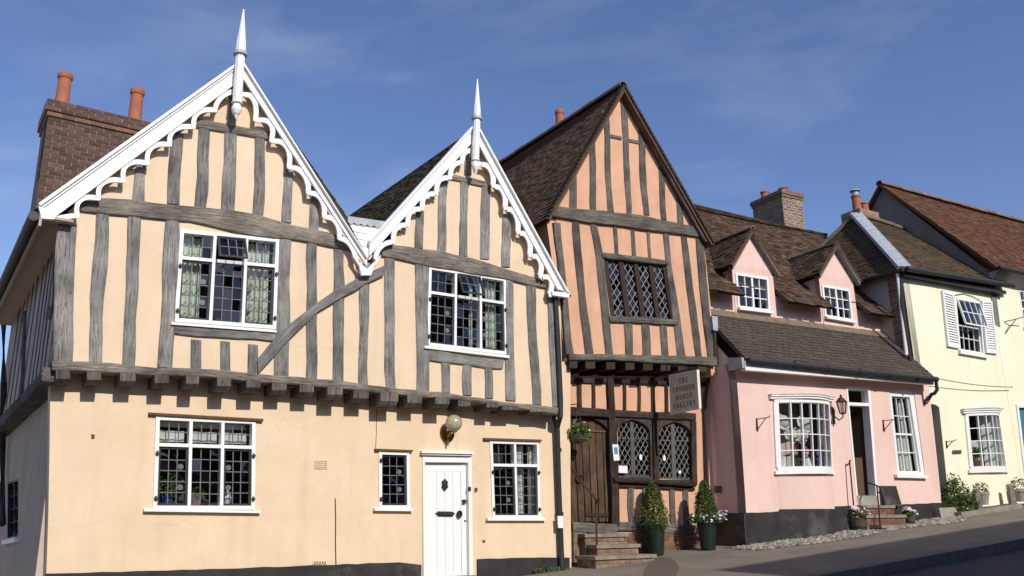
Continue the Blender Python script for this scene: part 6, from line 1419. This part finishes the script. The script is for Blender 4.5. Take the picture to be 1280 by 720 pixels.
def lettering(txt, uc, v0, hgt, lw, gap):
    k = MB(); W_ = len(txt)*(lw+gap)-gap; x = uc-W_/2
    for ch in txt:
        for (xa, ya, xb, yb, wt) in GL[ch]:
            a = np.array([(x+xa*lw)*sgq.w, (v0+ya*hgt)*sgq.h]); b = np.array([(x+xb*lw)*sgq.w, (v0+yb*hgt)*sgq.h]); d_ = b-a; L = np.linalg.norm(d_); d_ = d_/(L+1e-9); n_ = np.array([-d_[1], d_[0]])*(.0045*(.4+wt)); a = a-d_*.003; b = b+d_*.003
            pt2 = [a-n_, b-n_, b+n_, a+n_]; e = rj(.0006)
            k.hexa([sgq.pt(p[0]/sgq.w, p[1]/sgq.h, -.002) for p in pt2], [sgq.pt(p[0]/sgq.w, p[1]/sgq.h, .005+e) for p in pt2])
        x += lw+gap
    k.build('lettering', M['letter'], Sg)
lettering('THE', .5, .745, .115, .085, .035); lettering('CROOKED', .5, .535, .115, .085, .028); lettering('HOUSE', .5, .325, .115, .090, .034); lettering('GALLERY', .5, .125, .115, .085, .028)
k = MB(); tp = lambda u, v: sgq.pt(u, v, -.02); k.tube([PB.at(us, tp(.5, 1.06)[2], .02), tp(1.02, 1.06)], .014, 6); k.tube([PB.at(us, tp(.5, 1.35)[2], UB+.05), tp(.85, 1.06)], .010, 6)
for u in (.12, .88): k.tube([tp(u, 1.06), tp(u, .99)], .008, 6)
k.tube([tp(.5, 1.06)+.05*(math.cos(t)*nB+math.sin(t)*PB.z)+PB.z*.05 for t in np.linspace(-1.5, 4.2, 14)], .008, 6); k.build('iron_bracket', M['black'], Sg)

# leaf clouds
def blob_pts(c, r, n, sq=(1, 1, 1), shell=.55):
    out = []
    for _ in range(n):
        v = np.array([random.gauss(0, 1), random.gauss(0, 1), random.gauss(0, 1)]); v /= np.linalg.norm(v)
        out.append(np.array(c)+v*np.array(sq)*r*random.uniform(shell, 1.0))
    return out
def cone_pts(c, h, r, n):
    out = []
    for _ in range(n):
        t = random.random()**1.35; a = random.uniform(0, 2*math.pi)
        prof = r*1.06*(1.0-t)**.47*min(1, .74+t*1.8)*(1+.10*math.sin(5*a+9*t)+.07*math.sin(11*t+3*a)); rr = prof*random.uniform(.60, 1.06)*(1.0 if random.random() < .93 else 1.16)
        out.append(np.array(c)+np.array([rr*math.cos(a), rr*math.sin(a), h*t+rj(.02)]))
    return out
def flower_pts(c, r, n, sq=(1, 1, 1)):
    return [p for p in blob_pts(c, r, n*2, sq, .9) if p[2] > c[2]-.01][:n]
def blooms(name, m, parent, pts, size):
    mb = MB()
    for p in pts:
        q = RND(); up = np.array([rj(.5), rj(.5)-.3, .8]); up /= np.linalg.norm(up); a = np.cross(up, [1, .1, 0]); a /= np.linalg.norm(a); b = np.cross(up, a)
        for j in range(5):
            t = j*2*math.pi/5+q; d = math.cos(t)*a+math.sin(t)*b; e = -math.sin(t)*a+math.cos(t)*b; s_ = size*random.uniform(.8, 1.1)
            mb.mesh([p, p+d*s_*.6-e*s_*.4+up*.004, p+d*s_+up*.002, p+d*s_*.6+e*s_*.4+up*.004], [(0, 1, 2, 3)], [(q, .5)]*4)
    return mb.build(name, m, parent, kind='stuff')
# conifers in tall green pots
for i, (px, pyb, yt, hw, lab) in enumerate(((820.5, 694.5, 608, 17.5, 'clipped cone bush in a tall dark green pot beside the stone steps'), (885.5, 687.5, 606, 14.5, 'clipped cone bush in a green pot ringed with white and violet flowers'))):
    b_ = gp(px, pyb); sc = float((b_-EYE)@cF)/FPX; ph = 37*sc; r1 = 13.2*sc
    T = empty('potted_bush', b_, lab, 'potted bush', 'cone bushes in pots by the gallery')
    k = MB(); k.lathe(b_, [(r1*.66, 0), (r1*.70, .02), (r1*.95, ph*.93), (r1*1.02, ph*.94), (r1*1.02, ph), (r1*.93, ph), (r1*.9, ph*.9)], 24); k.build('pot', M['pot_green'], T, smooth=False)
    k = MB(); k.lathe(b_+PA.z*(ph*.88), [(.01, 0), (r1*.9, .001), (r1*.88, .02), (.01, .03)], 16); k.build('soil', M['soil'], T)
    k = MB(); k.tube([b_+PA.z*ph*.9, b_+PA.z*(ph+.5)], [.02, .008], 6); k.build('trunk', M['wood'], T)
    h_ = (pyb-yt)*sc*1.03-ph+.05
    foliage('foliage', M['leaf'], T, cone_pts(b_+PA.z*(ph-.05), h_, hw*sc, 3600), .021)
    foliage('new_growth', M['leaf2'], T, cone_pts(b_+PA.z*(ph-.03), h_*.97, hw*sc*1.03, 700), .017, kind='stuff')
    if i == 0: blooms('flowers', M['petal_w'], T, [b_+np.array([.2*math.cos(a), .2*math.sin(a), ph+.02+rj(.02)]) for a in np.linspace(3, 6.8, 5)], .018)
    else:
        ring = lambda n, a0, a1, rr: [b_+np.array([rr*random.uniform(.75, 1.1)*math.cos(a), rr*random.uniform(.75, 1.1)*math.sin(a), ph+random.uniform(-.06, .10)]) for a in np.random.RandomState(4).uniform(a0, a1, n)]
        foliage('trailing_leaves', M['leaf2'], T, ring(420, 0, 6.28, .27), .026)
        blooms('flowers', M['petal_w'], T, ring(34, 3.0, 5.6, .29), .026); blooms('flowers', M['petal_v'], T, [p+dS*.14+PA.z*.05 for p in ring(40, 5.0, 7.2, .24)], .026)
# hanging basket
hb = PB.hit(722.5, 543, .34)
T = empty('hanging_basket', low(hb, .16), 'hanging basket of leafy plants in front of the old oak door', 'hanging basket')
k = MB(); k.lathe(low(hb, .155), [(.02, 0), (.09, .02), (.14, .07), (.165, .145), (.15, .15)], 16); k.build('basket', M['wood'], T)
k = MB()
for a in (0, 2.1, 4.2): k.tube([hb+np.array([.15*math.cos(a), .15*math.sin(a), 0]), hb+PB.z*.40], .005, 5)
k.tube([hb+PB.z*.40, PB.hit(721, 505, .34), PB.at(PB.uz(hb)[0], PB.hit(721, 505, .34)[2]+.02, .02)], .009, 6); k.build('chain', M['black'], T)
foliage('foliage', M['leaf2'], T, blob_pts(hb+PB.z*.05, .19, 420, (1.05, 1.05, .7))+blob_pts(hb+dB*.12-PB.z*.02, .14, 90, (1, 1, .9)), .034)
blooms('flowers', M['petal_w'], T, flower_pts(hb+PB.z*.05, .2, 9), .02)
# iron handrails
def rail(name, paths, lab, m, r=.014):
    k = MB()
    for p in paths: k.tube(p, r, 8)
    b = min((q for p in paths for q in p), key=lambda q: q[2]); o = k.build(name, M[m]); tag(o, lab, 'handrail'); return o
tpp = PB.hit(745, 624, .72); bpp = low(PB.hit(746, 681, .72), .0); cu_ = [tpp, tpp+nB*.06-PB.z*.04, tpp+nB*.09-PB.z*.0, tpp+nB*.07+PB.z*.03]
rail('handrail', [[PB.hit(711, 581, .03), tpp], cu_, [bpp, tpp]], 'rusty iron handrail beside the stone steps of the old oak door', 'rust', .017)
a_ = PC.hit(1062, 577, .10); rail('handrail', [[PC.hit(1067, 632, .12), a_], [a_, PC.hit(1061, 580, .02)], [a_+PC.z*.0, a_+dC*.03+PC.z*.03]], 'straight rusty handrail post left of the pink shop doorway', 'rust', .015)
tpp = PC.hit(1096, 607, .42); rail('handrail', [[PC.hit(1100.5, 658, .42), tpp], [tpp, tpp+nC*.05-PC.z*.03, tpp+nC*.08-PC.z*.10, tpp+nC*.02-PC.z*.13], [tpp, PC.hit(1084, 603, .03)]], 'black curled handrail right of the pink shop doorway', 'black', .015)
# lantern by the shop door
lc = PC.hit(1052.5, 509, .24); T = empty('wall_lantern', PC.hit(1049, 516, 0), 'old iron and glass lantern beside the pink shop doorway', 'lamp')
k = MB(); k.lathe(lc+PC.z*.10, [(.115, 0), (.10, .02), (.05, .08), (.02, .10), (.025, .13), (.005, .15)], 6); k.lathe(low(lc, .12), [(.03, -.02), (.065, 0), (.065, .012)], 6)
for a in range(6): t = a*math.pi/3; k.tube([low(lc, .11)+np.array([.062*math.cos(t), .062*math.sin(t), 0]), lc+PC.z*.10+np.array([.10*math.cos(t), .10*math.sin(t), 0])], .007, 5)
k.build('lantern_frame', M['rust'], T); k = MB(); k.lathe(low(lc, .11), [(.058, 0), (.094, .205)], 6); k.build('lantern_glass', M['oldglass'], T)
k = MB(); k.tube([low(lc, .13), low(lc, .19), low(lc, .24)-nC*.1, low(lc, .14)-nC*.22], .012, 6); k.tube([low(lc, .30)-nC*.22, lc+PC.z*.02-nC*.22], .018, 6); k.build('bracket', M['rust'], T)
# empty basket brackets
def wbracket(pl, px, py, lab, ln=.30, h=.22, o=0.0, grp='empty iron brackets on the cottage fronts'):
    p = pl.hit(px, py, o+.015); k = MB(); k.tube([p+pl.z*.02, low(p, h)], .012, 6); k.tube([p, p+pl.n*ln], .009, 6); k.tube([low(p, h*.85), p+pl.n*ln*.75], .008, 6); k.tube([p+pl.n*ln, p+pl.n*(ln+.03)+pl.z*.03], .008, 6)
    tag(k.build('wall_bracket', M['rust']), lab, 'bracket', grp)
wbracket(PC, 946, 524, 'empty iron bracket left of the shop bow window'); wbracket(PC, 1104, 526, 'empty iron bracket between shop doorway and tall sash window'); wbracket(PD, 1183, 552, 'small iron bracket left of the yellow bow window', .2, .14)
k = MB(); p = PD.hit(1256, 402, .02); k.tube([p, PD.hit(1268, 399.5, .16), PD.hit(1290, 393, .34)], .012, 6); k.tube([PD.hit(1256.5, 417, .02), PD.hit(1270, 399, .17)], .010, 6); tag(k.build('sign_bracket', M['black']), 'long black iron bracket on the wall at the right edge', 'bracket')
k = MB(); a_, b_ = PC.hit(1166, 472, .1), PD.hit(1266, 484, .1); k.tube([line3(a_, b_, t)-PC.z*.05*math.sin(math.pi*t) for t in np.linspace(0, 1, 9)], .009, 5); tag(k.build('cable', M['black']), 'black cable strung across the yellow brick front', 'cable')
# board leaning by the steps
q = Quad(PC, (1105, 607), (1124, 607), (1127, 632), (1107, 632), .12)
T = empty('notice_board', q.pt(.5, 0), 'small blackboard in a wooden frame leaning on the pink wall', 'board'); ln_ = lambda u, v: -.08*v
k = MB(); q.box(k, .06, .94, .05, .95, -.02, .0, ln_); k.build('slate', M['tar'], T); k = MB(); q.box(k, 0, .06, 0, 1, -.03, .01, ln_); q.box(k, .94, 1, 0, 1, -.03, .01, ln_); q.box(k, .06, .94, 0, .05, -.03, .009, ln_); q.box(k, .06, .94, .95, 1, -.03, .009, ln_); k.build('frame', M['wood'], T)
# flower tubs
for px, pyb, w, h, lab, sh in ((1074.5, 663.5, 13.5, 15, 'round wooden tub of white and pink flowers left of the shop steps', 0), (1138, 656, 7.2, 11, 'small round tub of pale flowers right of the shop steps', 1)):
    b_ = gp(px, pyb); sc = float((b_-EYE)@cF)/FPX; r = w*sc*.92; hh = h*sc
    T = empty('flower_tub', b_, lab, 'flower tub', 'flower tubs by the shop steps')
    k = MB(); k.lathe(b_, [(r*.84, 0), (r*.97, hh*.5), (r, hh), (r*.88, hh), (r*.85, hh*.8)], 20); k.build('tub', M['wood'], T)
    for z in (.2, .78): k = MB(); k.lathe(b_+PA.z*hh*z, [(r*(.9+.1*z), 0), (r*(.92+.1*z), .03)], 20); k.build('hoop', M['black'], T)
    c = b_+PA.z*(hh+.03); foliage('foliage', M['leaf2'], T, blob_pts(c, r*1.15, 380, (1.05, 1.05, .75)), .028); foliage('foliage', M['leaf'], T, blob_pts(c, r*.95, 200, (1, 1, .7), .2), .028)
    blooms('flowers', M['petal_w'], T, flower_pts(c+dS*.06, r*1.2, 34, (1, 1, .8)), .026); blooms('flowers', M['petal_p'], T, flower_pts(c-dS*r*.4+PA.z*.07, r*.75, 40, (1, 1, .9)), .030)
# in front of the yellow cottage
bz = lambda px, py: hD(px, py, .26)
k = MB(); ua, ub = PD.uz(bz(1190, 640))[0], PD.uz(bz(1266, 630))[0]; za, zb2 = bz(1200, 640)[2]-.01, bz(1262, 629)[2]-.01
k.hexa([PD.at(ua, 1.2, .0), PD.at(ub, 1.2, .0), PD.at(ub, zb2, .0), PD.at(ua, za, .0)], [PD.at(ua, 1.2, .50), PD.at(ub, 1.2, .50), PD.at(ub, zb2, .46), PD.at(ua, za, .46)]); rb_ = k.build('raised_bed', M['stone'], Dh)
k = MB(); k.hexa([PD.at(ua+.03, za-.1, .02), PD.at(ub-.03, zb2-.1, .02), PD.at(ub-.03, zb2+.006, .02), PD.at(ua+.03, za+.006, .02)], [PD.at(ua+.03, za-.1, .40), PD.at(ub-.03, zb2-.1, .40), PD.at(ub-.03, zb2+.006, .40), PD.at(ua+.03, za+.006, .40)]); k.build('soil', M['soil'], rb_)
for px, py, lab in ((1216.5, 633, 'low grey wooden post between the bushy plant and clay pot'), (1259, 628, 'low grey wooden post under the bow window, right of the clay pot')):
    b_ = bz(px, py)+nD*.12; k = MB(); k.hexa([b_+np.array(q) for q in ((-.06, -.06, -.1), (.06, -.06, -.1), (.06, .06, -.1), (-.06, .06, -.1))], [b_+np.array(q) for q in ((-.05, -.05, .36), (.05, -.05, .36), (.05, .05, .33), (-.05, .05, .33))]); tag(k.build('wooden_post', M['post']), lab, 'post', 'low posts before the yellow cottage')
for px, py, r, lab in ((1229, 631, .15, 'clay pot with a sparse plant between the two low posts'), (1276, 627, .19, 'wide clay pot of dry greenery at the right edge')):
    b_ = bz(px, py); T = empty('plant_pot', b_, lab, 'plant pot', 'clay pots before the yellow cottage'); k = MB(); k.lathe(b_, [(r*.7, 0), (r*.95, .2), (r*1.05, .21), (r*1.05, .26), (r*.9, .26), (r*.85, .2)], 16); k.build('pot', M['pale_stone'], T)
    foliage('foliage', M['leaf2'], T, blob_pts(b_+PA.z*.33, r*1.15, 150, (1, 1, .9)), .028); foliage('dry_leaves', M['ridge'], T, blob_pts(b_+PA.z*.33, r*1.1, 70, (1, 1, .8)), .025)
b_ = bz(1200, 640); T = empty('bush', b_, 'bushy green plant spilling over the yellow cottage doorstep', 'plant')
foliage('foliage', M['leaf2'], T, blob_pts(b_+PA.z*.30, .34, 800, (1.25, .8, 1.0), .3)+blob_pts(b_+PA.z*.55-dS*.1, .22, 260, (1, .9, 1.1), .2), .034); foliage('foliage', M['leaf'], T, blob_pts(b_+PA.z*.2+dS*.2, .28, 350, (1.1, .8, .8), .2), .034)
k = MB()
for i in range(8): p = b_+np.array([rj(.2), rj(.1), 0]); k.tube([p, p+np.array([rj(.1), rj(.1), .3+RND()*.3])], .006, 5)
k.build('stems', M['leaf'], T)
b_ = PA.hit(690, 714, .10); b_ = gp(690, 715); wd = foliage('weeds', M['leaf2'], None, [PA.at(PA.uz(b_)[0]+rj(.32), b_[2]+abs(rj(.07)), .10+rj(.05)) for _ in range(160)], .022); wd['kind'] = 'stuff'; wd['label'] = 'small weeds growing at the foot of the tarred plinth'
# notices by the gallery door
q = Quad(PB, (765, 555.5), (772.5, 555.5), (774, 575.5), (767, 576), .078); T = empty('notice', q.pt(.5, 0), 'tall white notice with a blue picture beside the oak door', 'notice')
k = MB(); q.box(k, 0, 1, 0, 1, 0, .01); k.build('sheet', M['paper'], T); k = MB(); q.box(k, .2, .8, .38, .82, .0105, .012); k.build('picture', M['ink'], T)
q = Quad(PB, (773, 582), (784, 582.5), (784, 591.5), (773, 591), .02); k = MB(); q.box(k, 0, 1, 0, 1, 0, .008); tag(k.build('notice', M['paper']), 'small white card in the corner of the left arched window', 'notice')

# ================================================================== things seen through the windows
b_ = qL.pt(.17, .03, -.20); T = empty('houseplant', b_, 'leafy houseplant behind the lower left leaded window', 'plant'); k = MB(); k.lathe(b_, [(.06, 0), (.085, .13)], 12); k.build('pot', M['blue'], T); foliage('foliage', M['leaf2'], T, blob_pts(b_+PA.z*.22, .20, 300, (1.4, .4, 1), .2), .04)
b_ = qL.pt(.45, .03, -.20); T = empty('houseplant', b_, 'small houseplant behind the middle light of the lower window', 'plant'); k = MB(); k.lathe(b_, [(.05, 0), (.07, .1)], 12); k.build('pot', M['terracotta'], T); foliage('foliage', M['leaf2'], T, blob_pts(b_+PA.z*.15, .11, 120, (1.3, .4, 1), .2), .035)
for u, lab in ((.76, 'pale china ornament behind the right light of the lower window'),):
    b_ = qL.pt(u, .03, -.18); k = MB(); k.lathe(b_, [(.05, 0), (.03, .03), (.055, .10), (.02, .2), (.03, .24)], 12); tag(k.build('ornament', M['paper'], None), lab, 'ornament')
bq = Quad(PC, *bowq); wv = lambda u, v, d: bq.pt(u, v, d)
for u, v, r, lab in ((.16, .69, .14, 'white straw hat hanging high at the left in the shop window'), (.56, .66, .14, 'white straw hat hanging high in the middle of the shop window'), (.30, .50, .13, 'white straw hat hanging lower left of middle in the shop window'), (.47, .50, .14, 'white straw hat hanging lowest in the middle of the shop window')):
    c = wv(u, v, .0); k = MB(); k.ball(c, r, 14, 8, (1, .55, .85)); cyl_plane(k, c-nC*.03, nC*.9+PC.z*.35, r*1.25, .012, 18); tag(k.build('hat', M['skin']), lab, 'hat', 'hats in the shop window')
for u, m, lab in ((.36, 'red', 'red and white soft doll on the left of the shop window shelf'), (.56, 'red', 'red and white soft doll in the middle of the shop window shelf'), (.80, 'blue', 'blue soft doll at the right of the shop window shelf')):
    b_ = wv(u, .06, -.0); T = empty('doll', b_, lab, 'doll', 'dolls in the shop window')
    k = MB(); k.lathe(b_, [(.09, 0), (.075, .08), (.045, .19), (.02, .21)], 12); k.build('dress', M['dgreen'] if m == 'red' and u < .5 else M['paper'] if m == 'red' else M[m], T); k = MB(); k.ball(b_+PC.z*.26, .055, 12, 8); k.build('head', M['skin'], T); k = MB(); k.lathe(b_+PC.z*.28, [(.062, 0), (.05, .04), (.01, .12)], 12); k.build('cap', M[m], T)
    k = MB(); k.tube([b_+PC.z*.17-dC*.04, b_+PC.z*.12-dC*.11+nC*.03], .02, 6); k.tube([b_+PC.z*.17+dC*.04, b_+PC.z*.12+dC*.11+nC*.03], .02, 6); k.build('arms', M['red'] if m == 'red' else M[m], T)
b_ = wv(.13, .06, -.02); k = MB(); k.lathe(b_, [(.07, 0), (.08, .17), (.085, .18), (.07, .19)], 14); tag(k.build('jar', M['paper']), 'white pottery jar at the left end of the shop window shelf', 'jar')
bq = Quad(PD, *yb); b_ = bq.pt(.25, .06, .0); T = empty('houseplant', b_, 'green houseplant inside the yellow cottage bow window', 'plant'); k = MB(); k.lathe(b_, [(.06, 0), (.08, .12)], 12); k.build('pot', M['terracotta'], T); foliage('foliage', M['leaf2'], T, blob_pts(b_+PA.z*.26, .17, 180, (1.2, .6, 1), .2), .04)
